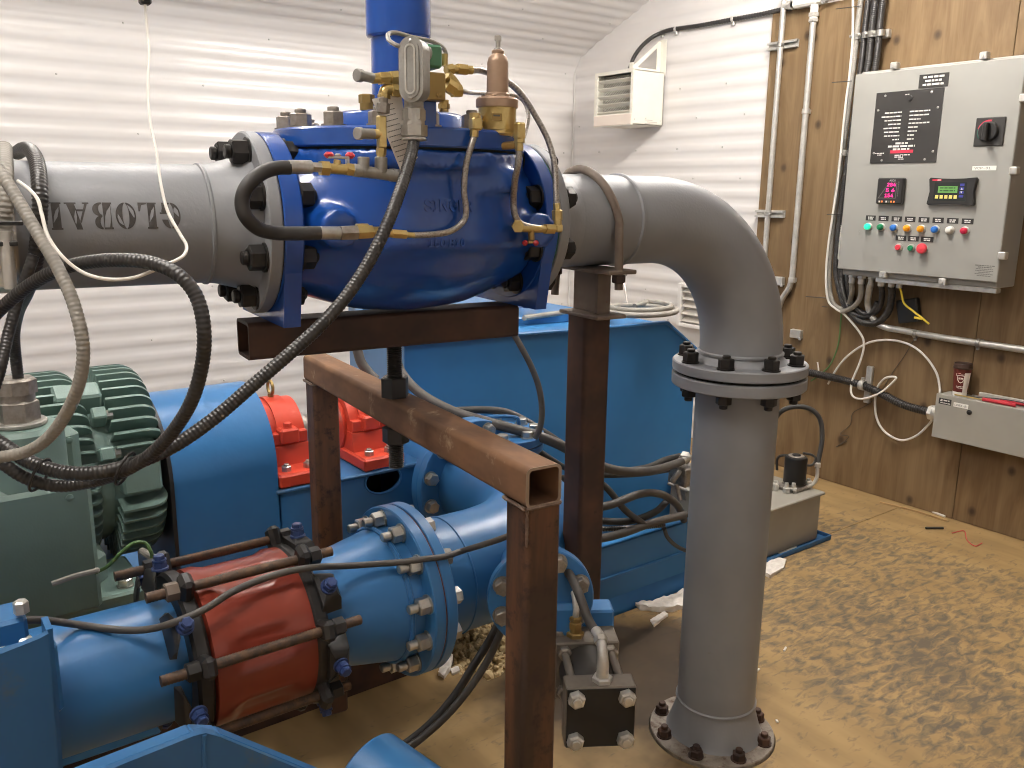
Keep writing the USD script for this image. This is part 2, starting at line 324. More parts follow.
def floor_mat(name, dirt):
    n = {'g': ('geometry', {}),
         'm': ('mapping', {'scale': (5, 1.2, 1)}), 'n': ('noise_texture', {'scale': 2.0, 'detail': 5.0}),
         'r': ('rgb_ramp', {'ramp': [(0, lin((146, 120, 80))), (0.35, lin((146, 120, 80))), (0.65, lin((166, 138, 94))), (1, lin((166, 138, 94)))]}),
         'm1': ('mapping', {'scale': (15, 36, 1), 'rotation': (0, 0, 0.5)}), 'n1': ('noise_texture', {'scale': 1.0, 'detail': 6.0, 'roughness': 0.62, 'distortion': 0.6}),
         'm2': ('mapping', {'scale': (1.5, 1.5, 1)}), 'n2': ('noise_texture', {'scale': 1.0, 'detail': 3.0}),
         'sx': ('separate_xyz', {}), 'ax': ('map_range', {'from_min': 0.20, 'from_max': 0.55, 'to_min': 0.0, 'to_max': 1.0, 'clamp': True}), 'bx': ('map_range', {'from_min': 1.75, 'from_max': 2.15, 'to_min': 1.0, 'to_max': 0.05, 'clamp': True}),
         'mu': ('math', {'math_type': 'multiply'}), 'mu2': ('math', {'math_type': 'multiply_add', 'value2': 0.60, 'value3': -2.04 + dirt}), 'nk': ('math', {'math_type': 'multiply', 'value2': 3.0}),
         'ad': ('math', {'math_type': 'add'}), 'ad2': ('math', {'math_type': 'multiply_add', 'value2': 1.0}),
         'dr': ('rgb_ramp', {'ramp': [(0, (0, 0, 0)), (0.30, (0, 0, 0)), (0.60, (0.5, 0.5, 0.5)), (0.95, (1, 1, 1)), (1, (1, 1, 1))]}),
         'mx': ('mix', {'mix_type': 'mix', 'color2': lin((98, 88, 74))}),
         'n4': ('noise_texture', {'scale': 3.2, 'detail': 5.0}), 'r4': ('rgb_ramp', {'ramp': [(0, (0, 0, 0)), (0.5, (0, 0, 0)), (0.7, (0.55, 0.55, 0.55)), (1, (0.6, 0.6, 0.6))]}), 'mx4': ('mix', {'mix_type': 'mix', 'color2': lin((134, 112, 78))}),
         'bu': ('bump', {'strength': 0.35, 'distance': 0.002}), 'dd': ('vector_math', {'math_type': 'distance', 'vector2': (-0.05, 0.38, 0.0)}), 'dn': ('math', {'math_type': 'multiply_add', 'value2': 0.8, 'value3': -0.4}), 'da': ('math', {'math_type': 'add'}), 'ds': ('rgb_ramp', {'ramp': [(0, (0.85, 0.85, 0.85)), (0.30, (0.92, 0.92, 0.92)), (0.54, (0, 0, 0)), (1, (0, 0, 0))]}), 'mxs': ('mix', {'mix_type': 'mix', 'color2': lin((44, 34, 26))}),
         'p': ('principled_bsdf', {'roughness': 0.6, 'specular_ior_level': 0.3})}
    l = [('g.position', 'm.vector'), ('m.vector', 'n.vector'), ('n.fac', 'r.fac'), ('g.position', 'm1.vector'), ('m1.vector', 'n1.vector'), ('g.position', 'm2.vector'), ('m2.vector', 'n2.vector'),
         ('g.position', 'sx.vector'), ('sx.x', 'ax.value'), ('sx.x', 'bx.value'), ('ax.result', 'mu.value1'), ('bx.result', 'mu.value2'), ('mu.value', 'mu2.value1'),
         ('n1.fac', 'nk.value1'), ('nk.value', 'ad.value1'), ('mu2.value', 'ad.value2'), ('n2.fac', 'ad2.value1'), ('ad.value', 'ad2.value3'), ('ad2.value', 'dr.fac'),
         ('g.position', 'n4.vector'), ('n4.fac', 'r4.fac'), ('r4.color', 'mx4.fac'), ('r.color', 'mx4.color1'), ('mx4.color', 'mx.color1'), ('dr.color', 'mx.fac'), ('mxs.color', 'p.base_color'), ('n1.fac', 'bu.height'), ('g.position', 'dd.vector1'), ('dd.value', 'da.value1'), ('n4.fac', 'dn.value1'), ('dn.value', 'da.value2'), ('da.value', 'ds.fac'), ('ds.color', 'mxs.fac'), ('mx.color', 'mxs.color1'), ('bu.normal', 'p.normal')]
    MATS[name] = usdkit.material(stage, '/World/Looks/' + name, n, l, surface='p.BSDF')
floor_mat('ply_floor', 0.0)
# ================================================================== ROOM
XW = 2.376; YW = 3.51; X0 = -4.6
def struct(name, mesh=None, m=None):
    if mesh is None:
        p = numbered('/World/' + name); x = UsdGeom.Xform.Define(stage, p); tag(x.GetPrim(), kind='structure'); BASE[p] = np.zeros(3); return p
    return part(None, name, mesh, m, kind='structure')
fl = struct('floor')
def sheet(poly, ztop=0.0, th=0.018):
    m = trimesh.creation.extrude_polygon(poly, th, engine='earcut'); m.apply_translation([0, 0, ztop - th]); return m
big = unary_union([sbox(-1.3, -1.28, XW - 0.002, 0.700), sbox(-1.3, 0.69, -0.46, 0.80)]).difference(Point(-0.008, 0.002).buffer(0.1875, 32)).difference(Polygon([tuple(PZ(x_, y_, 0.0)[:2]) for x_, y_ in ((436, 634), (450, 652), (463, 661), (476, 674), (488, 681), (500, 676), (512, 664), (560, 642), (560, 560), (436, 560))]))
for pl in [big, sbox(-1.3, -3.5, XW - 0.002, -1.283), sbox(X0, -3.5, -1.303, -0.55), sbox(X0, -0.547, -1.303, 0.80), sbox(1.0, 0.7035, XW - 0.002, 1.92), sbox(1.0, 1.923, XW - 0.002, YW)]:
    part(fl, 'plywood_sheet', sheet(pl), 'ply_floor')
struct('ground', cbox((X0, -3.5, -0.16), (XW, YW, -0.12), 0.001), 'soil')
# corrugated white liner: profile swept along the building (pitch 90 mm), each sheet its own mesh
def arch():
    P = [(YW, -0.1), (YW, 2.41)]
    c = spline([(YW, 2.41, 0), (3.455, 2.50, 0), (3.353, 2.562, 0), (3.151, 2.648, 0), (2.961, 2.725, 0), (2.739, 2.815, 0)], 6)
    P += [tuple(q[:2]) for q in c[1:]]
    P += [(2.0, 3.12), (1.2, 3.42), (0.4, 3.62), (0.0, 3.66)]
    return P
half = arch(); full = half + [(-y, z) for y, z in half[::-1][1:]]
fp = resample(np.array([(y, z, 0) for y, z in full]), 0.009)[:, :2]
tang = np.gradient(fp, axis=0); tang /= np.linalg.norm(tang, axis=1, keepdims=True); norm = np.stack([-tang[:, 1], tang[:, 0]], 1)
arc = np.r_[0, np.cumsum(np.linalg.norm(np.diff(fp, axis=0), axis=1))]
PITCH, AMP = 0.092, 0.0026
def corr(a): 
    s = np.sin(2 * PI * a / PITCH); return AMP * np.tanh(1.8 * s) / np.tanh(1.8)
wl = struct('wall_back'); cl = struct('ceiling'); wf = struct('wall_front')
n_sh = int(arc[-1] / (PITCH * 9)) + 1
for k in range(n_sh):
    a0, a1 = k * PITCH * 9, min((k + 1) * PITCH * 9 + 0.03, arc[-1]); i = np.where((arc >= a0 - 0.005) & (arc <= a1))[0]
    if len(i) < 5: continue
    lift = 0.0012 * (k % 2)
    q = fp[i] + norm[i] * (corr(arc[i]) + lift)[:, None]
    xs = [X0, -2.2, 0.2, XW]; v = np.array([(x, y, z) for x in xs for y, z in q]); n = len(i); f = []
    for b in range(3):
        for j in range(n - 1): f += [(b * n + j, b * n + j + 1, (b + 1) * n + j + 1), (b * n + j, (b + 1) * n + j + 1, (b + 1) * n + j)]
    mid = fp[i].mean(0); own = cl if mid[1] > 2.42 else (wl if mid[0] > 0 else wf)
    part(own, 'liner_sheet', trimesh.Trimesh(v, np.array(f), process=False), 'liner', smooth=True)
scr = []
for k in range(6, int(arc[-1] / PITCH) - 4, 3):
    a = (k + 0.25) * PITCH; i = int(np.searchsorted(arc, a))
    if i >= len(fp) or fp[i][0] < 0.6: continue
    for jx in range(9):
        x = -4.0 + jx * 0.74 + 0.37 * ((k // 3) % 2) + RNG.uniform(-0.02, 0.02)
        p = fp[i] + norm[i] * (AMP * 0.9); nn = norm[i]
        if x < XW - 0.05: scr.append(lathe([(0.0055, 0), (0.0055, 0.003), (0.003, 0.005)], (x, p[0], p[1]), (0, nn[0], nn[1]), 8))
part(wl, 'liner_screw', cat(scr), 'galv', kind='stuff')
def ylim(z): 
    hz = np.array(half); 
    return YW if z <= 2.41 else float(np.interp(z, hz[1:, 1], hz[1:, 0]))
wr = struct('wall_right'); wle = struct('wall_left')
for own, X, sg in ((wr, XW, -1), (wle, X0, 1)):
    z = -0.1; k = 0
    while z < 3.66:
        z1 = min(z + PITCH * 9 + 0.03, 3.66); zz = np.arange(z, z1 + 0.001, 0.009); v = []; f = []
        for q in zz:
            yl = ylim(q) + 0.01; xx = X + sg * (float(corr(q)) + 0.010 + 0.0012 * (k % 2)); v += [(xx, -yl, q), (xx, 0, q), (xx, yl, q)]
        for j in range(len(zz) - 1):
            for b in (0, 1): f += [(j * 3 + b, j * 3 + b + 1, j * 3 + b + 4), (j * 3 + b, j * 3 + b + 4, j * 3 + b + 3)]
        part(own, 'liner_sheet', trimesh.Trimesh(np.array(v), np.array(f)[:, ::(-1 if sg > 0 else 1)], process=False), 'liner', smooth=True)
        z += PITCH * 9; k += 1
scr = []
for kz in range(2, 26, 2):
    for jy in range(5):
        y, z = 1.95 + jy * 0.37 + 0.15 * (kz % 4 == 0), (kz + 0.25) * PITCH
        scr.append(lathe([(0.006, 0), (0.006, 0.003), (0.003, 0.005)], (XW - AMP - 0.0105, y, z), (-1, 0, 0), 8))
part(wr, 'liner_screw', cat(scr), 'galv', kind='stuff')
PLY = 2.340  # face of the plywood
for y0, y1 in ((0.4575, 1.783), (-0.765, 0.4545), (-1.985, -0.768), (-3.3, -1.988)):
    part(wr, 'plywood_sheet', cbox((PLY, y0, 0.002), (PLY + 0.019, y1, 2.575), 0.001), 'ply_wall')
struct('trim_1', cbox((XW - 0.020, YW - 0.022, 0.0), (XW - 0.013, YW - 0.010, 2.42), 0.002), 'liner_trim')
# small louvred vent low in the liner
w1 = struct('window_1'); vy0, vy1, vz0, vz1 = 1.99, 2.345, 0.74, 1.02; vx = XW - 0.075
for lo, hi in (((vx, vy0, vz0), (XW - 0.012, vy0 + 0.03, vz1)), ((vx, vy1 - 0.03, vz0), (XW - 0.012, vy1, vz1)), ((vx, vy0 + 0.03, vz0), (XW - 0.012, vy1 - 0.03, vz0 + 0.025)), ((vx, vy0 + 0.03, vz1 - 0.025), (XW - 0.012, vy1 - 0.03, vz1))):
    part(w1, 'frame', cbox(lo, hi, 0.004), 'liner_trim')
for k in range(5):
    z = vz0 + 0.05 + k * 0.047; a = 0.6
    part(w1, 'louvre', obox((vx + 0.03, (vy0 + vy1) / 2, z), (0.05, vy1 - vy0 - 0.07, 0.004), [(math.cos(a), 0, math.sin(a)), (0, 1, 0), (-math.sin(a), 0, math.cos(a))], 0.001), 'beige_liner')
part(w1, 'back_panel', cbox((XW - 0.03, vy0 + 0.03, vz0 + 0.025), (XW - 0.024, vy1 - 0.03, vz1 - 0.025), 0.001), 'beige_liner')
# ceiling lamps (outside the frame, hung below the roof)
for i, (p, k) in enumerate(LAMPS):
    t = thing('ceiling_light', ['white strip light hung over the aisle near the viewer', 'white strip light hung near the plywood wall', 'white strip light hung above the green motor'][i], 'light', p)
    x, y, z = p
    part(t, 'housing', cbox((x - 0.66, y - 0.03, z - 0.01), (x + 0.66, y + 0.03, z + 0.03), 0.008), 'fixture_white')
    for s in (-1, 1):
        part(t, 'lamp_tube', cyl((x - 0.6, y + s * 0.055, z - 0.035), (x + 0.6, y + s * 0.055, z - 0.035), 0.018, 14), 'tube_glow' + ('_%d' % i if i else ''))
        part(t, 'hanger', cyl((x + s * 0.5, y, z + 0.02), (x + s * 0.5, y, z + (0.4)), 0.003, 8), 'galv')
# gravel in the pit beside the floor edge
gp = []
ico = trimesh.creation.icosphere(subdivisions=1)
for k in range(3200):
    x, y = RNG.uniform(-0.6, 0.1), RNG.uniform(0.55, 1.1); r = RNG.uniform(0.006, 0.017) * (1.5 if RNG.random() < 0.08 else 1)
    g = ico.copy(); g.vertices = g.vertices * (1 + 0.35 * (RNG.random((len(g.vertices), 1)) - 0.5)) * r * RNG.uniform(0.7, 1.2, 3) + np.array([x, y, -0.045 + RNG.uniform(-0.03, 0.02)]); gp.append(g)
solo('gravel', cat(gp), 'gravel', 'loose tan gravel in the pit beside the floor edge under the blue pipes', 'gravel', kind='stuff', smooth=False)
struct('pit_floor', cbox((-2.5, 0.50, -0.13), (0.99, 2.6, -0.075), 0.001), 'soil')

# ================================================================== WALL EQUIPMENT
RW, UW = np.array([0, -1.0, 0]), np.array([0, 0, 1.0])
def face(poly, X, th, oy=0.0, oz=0.0): return plate(poly, (X, oy, oz), RW, UW, th)       # a flat piece on a wall facing -x; poly in (right, up) metres
def rect(y0, z0, y1, z1): return sbox(-max(y0, y1), min(z0, z1), -min(y0, y1), max(z0, z1))
def wall_text(s, yl, z, h, X, depth=0.0012, bold=False, width=None):
    m = meshkit.text_mesh(s, h, depth, bold)
    if width: m.apply_scale([width / m.extents[0], 1, 1])
    v = m.vertices - [m.bounds[0][0], 0, 0]
    m.vertices = np.array([X, yl, z]) + v[:, :1] * RW + v[:, 1:2] * UW + v[:, 2:] * np.array([-1.0, 0, 0]); return m
def bars(yc, z, total, h, X, rng, align='c'):
    out = []; y0 = {'c': yc + total / 2, 'l': yc, 'r': yc + total}[align]
    for a, b in wordbars(total, h, rng): out.append(face(rect(y0 - a, z, y0 - b, z + h), X, 0.0006))
    return out
def disc(y, z, X, prof, n=28): return lathe(prof, (X, y, z), (-1, 0, 0), n)
XP = 2.13
cp = thing('control_cabinet', 'large grey steel control cabinet with coloured lamps on the plywood wall', 'control cabinet', (XP, 0.7, 1.7))
py0, py1, pz0, pz1 = 0.302, 1.098, 1.216, 2.168
part(cp, 'cabinet_body', cbox((XP + 0.028, py0 + 0.012, pz0 - 0.03), (PLY - 0.002, py1 - 0.012, pz1 + 0.012), 0.006), 'panel_grey')
part(cp, 'door', cbox((XP, py0, pz0), (XP + 0.022, py1, pz1), 0.004), 'panel_grey')
part(cp, 'door_gasket', cbox((XP + 0.022, py0 + 0.02, pz0 + 0.016), (XP + 0.028, py1 - 0.02, pz1 - 0.016), 0.001), 'gasket_dark')
part(cp, 'drip_channel', cbox((XP + 0.03, py0 + 0.01, pz0 - 0.052), (XP + 0.075, py1 - 0.2, pz0 - 0.030), 0.003), 'galv')
for y, z, dx in [(0.90, pz1 + 0.02, 1), (0.485, pz1 + 0.02, 1), (0.845, pz0 - 0.012, 1), (0.545, pz0 - 0.02, 1)]:
    part(cp, 'door_clamp', [cbox((XP - 0.006, y - 0.017, z - 0.014), (XP + 0.03, y + 0.017, z + 0.018), 0.004), lathe([(0.006, 0), (0.006, 0.004)], (XP - 0.006, y, z), (-1, 0, 0), 10)], 'galv')
for z in (1.335, 1.70, 2.0): part(cp, 'door_clamp', [cbox((XP - 0.006, py0 - 0.022, z - 0.017), (XP + 0.03, py0 + 0.010, z + 0.017), 0.004)], 'galv')
part(cp, 'legend_plate', face(rect(0.765, 2.075, 0.627, 2.135), XP, 0.0025), 'label_black')
rr = random.Random(3)
part(cp, 'legend_print', cat([b for k in range(3) for b in bars(0.696, 2.118 - k * 0.0165, 0.098 - 0.02 * (k == 1), 0.0085, XP - 0.0026, rr)]), 'print_white', kind='stuff')
mp = part(cp, 'motor_saver_plate', face(rect(0.972, 1.7405, 0.6405, 2.071), XP, 0.003), 'label_black')
for y, z in ((0.925, 2.055), (0.698, 2.055), (0.955, 1.99), (0.66, 1.985), (0.955, 1.79), (0.66, 1.79), (0.91, 1.755), (0.695, 1.755)):
    part(mp, 'screw', disc(y, z, XP - 0.003, [(0.0055, 0), (0.0055, 0.002), (0.003, 0.0032)], 10), 'zinc')
part(mp, 'reset_button', disc(0.80, 2.035, XP - 0.003, [(0.013, 0), (0.013, 0.005), (0.011, 0.006)], 20), 'black_plastic')
tx = []
for k in range(8):
    z = 1.972 - k * 0.0178; a = [0.085, 0.1, 0.083, 0.063, 0.085, 0.08, 0.078, 0.033][k]; b = [0.098, 0.098, 0.056, 0.1, 0.05, 0.045, 0.038, 0.036][k]
    tx += bars(0.833, z, a, 0.0058, XP - 0.003, rr, 'r'); tx += bars(0.793, z, b, 0.0058, XP - 0.003, rr, 'l')
for k, w in enumerate((0.062, 0.135, 0.082)): tx += bars(0.817, 1.828 - 0.0135 * k, w, 0.0085, XP - 0.003, rr)
tx += bars(0.925, 1.786, 0.05, 0.0045, XP - 0.003, rr) + bars(0.925, 1.778, 0.022, 0.0045, XP - 0.003, rr) + bars(0.815, 2.051, 0.02, 0.0045, XP - 0.003, rr)
tx += bars(0.832, 1.774, 0.028, 0.0055, XP - 0.003, rr) + bars(0.832, 1.766, 0.028, 0.0055, XP - 0.003, rr) + bars(0.785, 1.776, 0.03, 0.0055, XP - 0.003, rr) + bars(0.812, 1.757, 0.03, 0.004, XP - 0.003, rr)
tx.append(face(rect(0.818, 1.764, 0.803, 1.781).difference(rect(0.815, 1.767, 0.806, 1.778)), XP - 0.003, 0.0006))
part(mp, 'plate_print', cat(tx), 'print_white', kind='stuff')
part(mp, 'red_strip', face(sbox(-0.87, 1.788, -0.757, 1.80).buffer(0.001), XP - 0.003, 0.0008), 'print_red')
part(cp, 'switch_plate', cbox((XP - 0.006, 0.352, 1.806), (XP, 0.479, 1.928), 0.003), 'label_black')
sw = part(cp, 'rotary_handle', [disc(0.418, 1.868, XP - 0.006, [(0.042, 0), (0.042, 0.012), (0.038, 0.016)], 32), cbox((XP - 0.048, 0.408, 1.826), (XP - 0.018, 0.430, 1.906), 0.005)], 'black_plastic')
for nm, a0, a1, m_ in (('arc_mark', 80, 165, 'print_red'), ('arc_mark', 168, 215, 'gasket_green')):
    A = np.radians(np.linspace(a0, a1, 18)); P = [(-0.418 + r * math.cos(t), 1.868 + r * math.sin(t)) for r, tt in ((0.050, A), (0.043, A[::-1])) for t in tt]
    part(cp, nm, face(Polygon(P), XP - 0.006, 0.001), m_, 'red arc' if m_ == 'print_red' else 'green arc')
part(cp, 'tag_strip', face(rect(0.472, 1.703, 0.368, 1.722), XP, 0.0012), 'label_white', 'white strip lettered VCP-01')
part(cp, 'tag_lettering', wall_text('VCP-01', 0.462, 1.7075, 0.010, XP - 0.0012, 0.0006, width=0.07), 'print_grey')
# meter with pink digits
me = part(cp, 'power_meter', cbox((XP - 0.03, 0.772, 1.548), (XP, 0.906, 1.672), 0.006), 'black_plastic')
fx = XP - 0.0305
part(me, 'logo', wall_text('ACCU', 0.842, 1.6555, 0.008, fx, 0.0005, width=0.03), 'print_white')
for k, z in enumerate((1.632, 1.606, 1.581)):
    part(me, 'digit_row', wall_text(['284', '5 6', '154'][k], 0.852 + 0.004 * k, z, 0.016, fx, 0.0008, bold=True, width=0.044), 'led_pink')
part(me, 'bar_column', cat([face(rect(0.797, 1.585 + k * 0.009, 0.792, 1.591 + k * 0.009), fx, 0.0006) for k in range(8)]), 'print_grey', kind='stuff')
part(me, 'display_frame', face(Polygon([(-0.895, 1.575), (-0.845, 1.648), (-0.802, 1.648), (-0.802, 1.575)]).difference(Polygon([(-0.889, 1.578), (-0.843, 1.645), (-0.805, 1.645), (-0.805, 1.578)])), fx, 0.0006), 'print_grey')
for k, y in enumerate((0.884, 0.871, 0.848, 0.836, 0.823, 0.809)): part(me, 'indicator', face(rect(y + 0.004, 1.556, y - 0.004, 1.564), fx, 0.0008), ['print_white', 'led_orange', 'print_white', 'print_grey', 'led_orange', 'led_orange'][k])
# operator terminal
y0, y1, z0, z1 = 0.437, 0.652, 1.548, 1.672
bez = Polygon([(-y1 + 0.006, z1), *[(-y1 + 0.006 + (y1 - y0 - 0.012) * t, z1 - 0.006 * math.sin(PI * t)) for t in (0.25, 0.5, 0.75)], (-y0 - 0.006, z1), (-y0, z1 - 0.008), (-y0 - 0.008, (z0 + z1) / 2), (-y0, z0 + 0.006), (-y0 - 0.008, z0), *[(-y0 - 0.008 - (y1 - y0 - 0.016) * t, z0 + 0.006 * math.sin(PI * t)) for t in (0.25, 0.5, 0.75)], (-y1 + 0.008, z0), (-y1, z0 + 0.006), (-y1 + 0.008, (z0 + z1) / 2), (-y1, z1 - 0.008)])
hm = part(cp, 'operator_terminal', face(bez, XP, 0.022), 'black_plastic'); fx = XP - 0.0222
part(hm, 'brand_strip', face(rect(0.636, 1.657, 0.594, 1.665), fx, 0.0006), 'print_red')
part(hm, 'brand_print', face(rect(0.612, 1.659, 0.597, 1.663), fx - 0.0005, 0.0005), 'print_white')
part(hm, 'key_field', face(sbox(-0.620, 1.572, -0.478, 1.648).buffer(0.003), fx, 0.0008), 'gasket_dark')
part(hm, 'screen', face(rect(0.604, 1.604, 0.515, 1.634), fx - 0.0008, 0.001), 'lcd_green')
part(hm, 'screen_text', cat([b for k in range(2) for b in bars(0.56, 1.623 - 0.012 * k, 0.07, 0.006, fx - 0.0018, rr)]), 'lcd_text', kind='stuff')
for k in range(5): part(hm, 'key', face(rect(0.614 - k * 0.0215, 1.578, 0.600 - k * 0.0215, 1.594), fx - 0.0008, 0.0016), 'key_yellow')
for k in range(4): part(hm, 'key', face(rect(0.505, 1.634 - k * 0.0165, 0.486, 1.645 - k * 0.0165), fx - 0.0008, 0.0016), 'key_blue')
part(hm, 'arrow_mark', cat([face(Polygon([(-0.500, 1.618), (-0.491, 1.618), (-0.4955, 1.628)]), fx - 0.0024, 0.0005), face(Polygon([(-0.500, 1.611), (-0.491, 1.611), (-0.4955, 1.602)]), fx - 0.0024, 0.0005)]), 'print_white')
# lamps and pushbuttons with their legend plates
def lamp(y, z, m_, lab, r=0.0155):
    b = part(cp, 'indicator_lamp', disc(y, z, XP, [(0.019, 0), (0.019, 0.006), (0.016, 0.009)], 24), 'galv')
    part(b, 'lens', disc(y, z, XP - 0.009, [(r, 0), (r, 0.010), (r * 0.8, 0.016), (r * 0.3, 0.019)], 24), m_, lab)
def legend(y, z, w=0.052):
    part(cp, 'legend_plate', face(rect(y + w / 2, z - 0.0125, y - w / 2, z + 0.0125), XP, 0.0016), 'label_black')
    part(cp, 'legend_print', cat(bars(y, z + 0.001, w * 0.55, 0.0052, XP - 0.0017, rr) + bars(y, z - 0.007, w * 0.5, 0.0052, XP - 0.0017, rr)), 'print_white', kind='stuff')
for k, (m_, lab) in enumerate((('lens_lit', 'lit green lens'), ('lens_green', 'dark green lens'), ('lens_blue', 'blue lens'), ('lens_amber', 'amber lens'), ('lens_amber', 'amber lens'), ('lens_blue', 'blue lens'), ('lens_white', 'white lens'), ('lens_red', 'red lens'))):
    y = 0.944 - k * 0.0679; lamp(y, 1.437, m_, lab); legend(y - 0.006, 1.479)
for y, m_, lab in ((0.774, 'push_red', 'small red pushbutton'), (0.711, 'lens_green', 'green pushbutton')):
    b = part(cp, 'pushbutton', disc(y, 1.345, XP, [(0.018, 0), (0.018, 0.008), (0.016, 0.011)], 24), 'galv'); part(b, 'button_cap', disc(y, 1.345, XP - 0.009, [(0.0135, 0), (0.0135, 0.008), (0.012, 0.010)], 20), m_, lab)
    legend(y - 0.004, 1.389)
b = part(cp, 'stop_button', disc(0.649, 1.347, XP, [(0.016, 0), (0.016, 0.016)], 20), 'galv'); part(b, 'mushroom_cap', disc(0.649, 1.347, XP - 0.016, [(0.018, 0), (0.0245, 0.004), (0.0245, 0.012), (0.021, 0.018), (0.010, 0.021)], 28), 'push_red', 'large red mushroom stop button')
legend(0.640, 1.389, 0.06)
part(cp, 'maker_sticker', cat([c for k in range(7) for c in bars(0.362, 1.285 - k * 0.0075, [0.085, 0.06, 0.075, 0.08, 0.05, 0.08, 0.06][k], 0.0028 if k > 1 else 0.004, XP, rr)]), 'print_grey', kind='stuff')
part(cp, 'rivet', cat([disc(0.992, z, XP, [(0.003, 0), (0.002, 0.002)], 8) for z in (1.395, 1.41)]), 'zinc')
# cable glands under the cabinet
GX = XP + 0.10
GY = [float(PX(x_, 280, GX)[1]) for x_ in (852, 861.5, 871, 882, 892, 900)]
glands = list(zip(GY, (0.017, 0.018, 0.014, 0.020, 0.017, 0.015)))
for y, r in glands:
    part(cp, 'cable_gland', [hexa((GX, y, pz0 - 0.03), (0, 0, -1), r * 2.2, 0.018, 0.002), cyl((GX, y, pz0 - 0.048), (GX, y, pz0 - 0.078), r * 0.95, 18, 0.003)], 'galv')
# --- unit heater
h = thing('unit_heater', 'cream electric unit heater with louvred grille on the white liner wall', 'heater', (2.2, 2.78, 2.0))
hx0, hx1, hy0, hy1, hz0, hz1 = 2.075, 2.352, 2.598, 2.955, 2.008, 2.338
part(h, 'casing', [cbox((hx0 + 0.012, hy0, hz0), (hx1, hy0 + 0.008, hz1), 0.002), cbox((hx0 + 0.012, hy1 - 0.008, hz0), (hx1, hy1, hz1), 0.002), cbox((hx0 + 0.012, hy0, hz1 - 0.008), (hx1, hy1, hz1), 0.002), cbox((hx0 + 0.012, hy0, hz0), (hx1, hy1, hz0 + 0.008), 0.002), cbox((hx1 - 0.008, hy0, hz0), (hx1, hy1, hz1), 0.002)], 'heater_cream')
fr = sbox(-hy1, hz0 - 0.004, -hy0, hz1 + 0.004).buffer(0.012, 4).buffer(-0.012).difference(sbox(-hy1 + 0.026, hz0 + 0.072, -hy0 - 0.022, hz1 - 0.016))
part(h, 'front_frame', face(fr, hx0 + 0.014, 0.014), 'heater_cream')
part(h, 'access_panel', cbox((hx0 - 0.004, hy0 + 0.004, hz0), (hx0 + 0.004, hy1 - 0.004, hz0 + 0.066), 0.003), 'heater_panel')
part(h, 'grille_back', cbox((hx0 + 0.07, hy0 + 0.01, hz0 + 0.06), (hx0 + 0.078, hy1 - 0.01, hz1 - 0.01), 0.001), 'dark_inside')
for k in range(5):
    z = hz0 + 0.078 + k * 0.049
    part(h, 'louvre', obox((hx0 + 0.018, (hy0 + hy1) / 2, z), (0.035, hy1 - hy0 - 0.048, 0.004), [(0.86, 0, -0.5), (0, 1, 0), (0.5, 0, 0.86)], 0.001), 'heater_cream')
gm = []; ny, nz = 20, 15; cy, cz = hy1 - hy0 - 0.05, hz1 - hz0 - 0.095
for j in range(nz):
    for s in (-1, 1):
        P = [(hx0 + 0.05, hy0 + 0.024 + cy * i / ny, hz0 + 0.075 + cz * (j + 0.5 + s * (0.5 if i % 2 else -0.5) * 0.98) / nz) for i in range(ny + 1)]
        gm.append(sweep(np.array(P), 0.0018, 3))
part(h, 'mesh_guard', cat(gm), 'heater_cream', kind='stuff', smooth=False)
part(h, 'nameplate', cat([plate(sbox(0, 0, w, 0.006), (2.19 + 0.02 * (k % 2), hy0, 2.036 - 0.011 * k), (1, 0, 0), (0, 0, 1), 0.0006) for k, w in enumerate((0.07, 0.09, 0.05))]), 'beige_liner')
for x, z in ((2.10, 2.04), (2.20, 2.05), (2.33, 2.04)): part(h, 'screw', lathe([(0.004, 0), (0.003, 0.002)], (x, hy0, z), (0, -1, 0), 8), 'galv')
part(h, 'wall_bracket', [plate(Polygon([(0, 0), (0.0, 0.02), (0.225, 0.19), (0.25, 0.19), (0.25, 0)]).difference(Polygon([(0.04, 0.018), (0.21, 0.15), (0.21, 0.018)])), (2.102, 2.64, hz1), (1, 0, 0), (0, 0, 1), 0.004), cbox((2.345, 2.59, hz1 - 0.02), (2.352, 2.645, hz1 + 0.20), 0.002), cbox((2.098, 2.63, hz1), (2.106, 2.665, hz1 + 0.045), 0.002)], 'heater_cream')
# --- black armoured cable along the top of the liner to the heater
c = [PX(630, 68, 2.13), PX(634, 57, 2.16), PX(642, 46, 2.22), PX(652, 37.5, 2.29), PX(661, 33, 2.33), PX(672, 29.5, 2.345), PX(700, 25.5, 2.347), PX(735, 19, 2.347), PX(760, 14.5, 2.345), PX(780, 10, 2.335), PX(792, 8, 2.32)]
solo('armoured_cable', flex(c, 0.0135, 0.02, 0.08, 10), 'flex_black', 'black armoured cable clipped across the white liner from heater to conduit box', 'cable')
for k, (x, y) in enumerate(((662, 32), (676, 29), (733, 19))):
    p = PX(x, y, 2.347)
    solo('cable_clip', [ring(p + [0, -0.008, 0], (0, 1, 0), 0.0135, 0.018, 0.016, 20), cbox(p + [-0.004, -0.009, -0.034], p + [0.019, 0.009, -0.014], 0.002)], 'galv', ['steel clip nearest the heater on the black armoured cable', 'second steel clip from the heater on the black armoured cable', 'steel clip near the plywood edge on the black armoured cable'][k], 'clip')
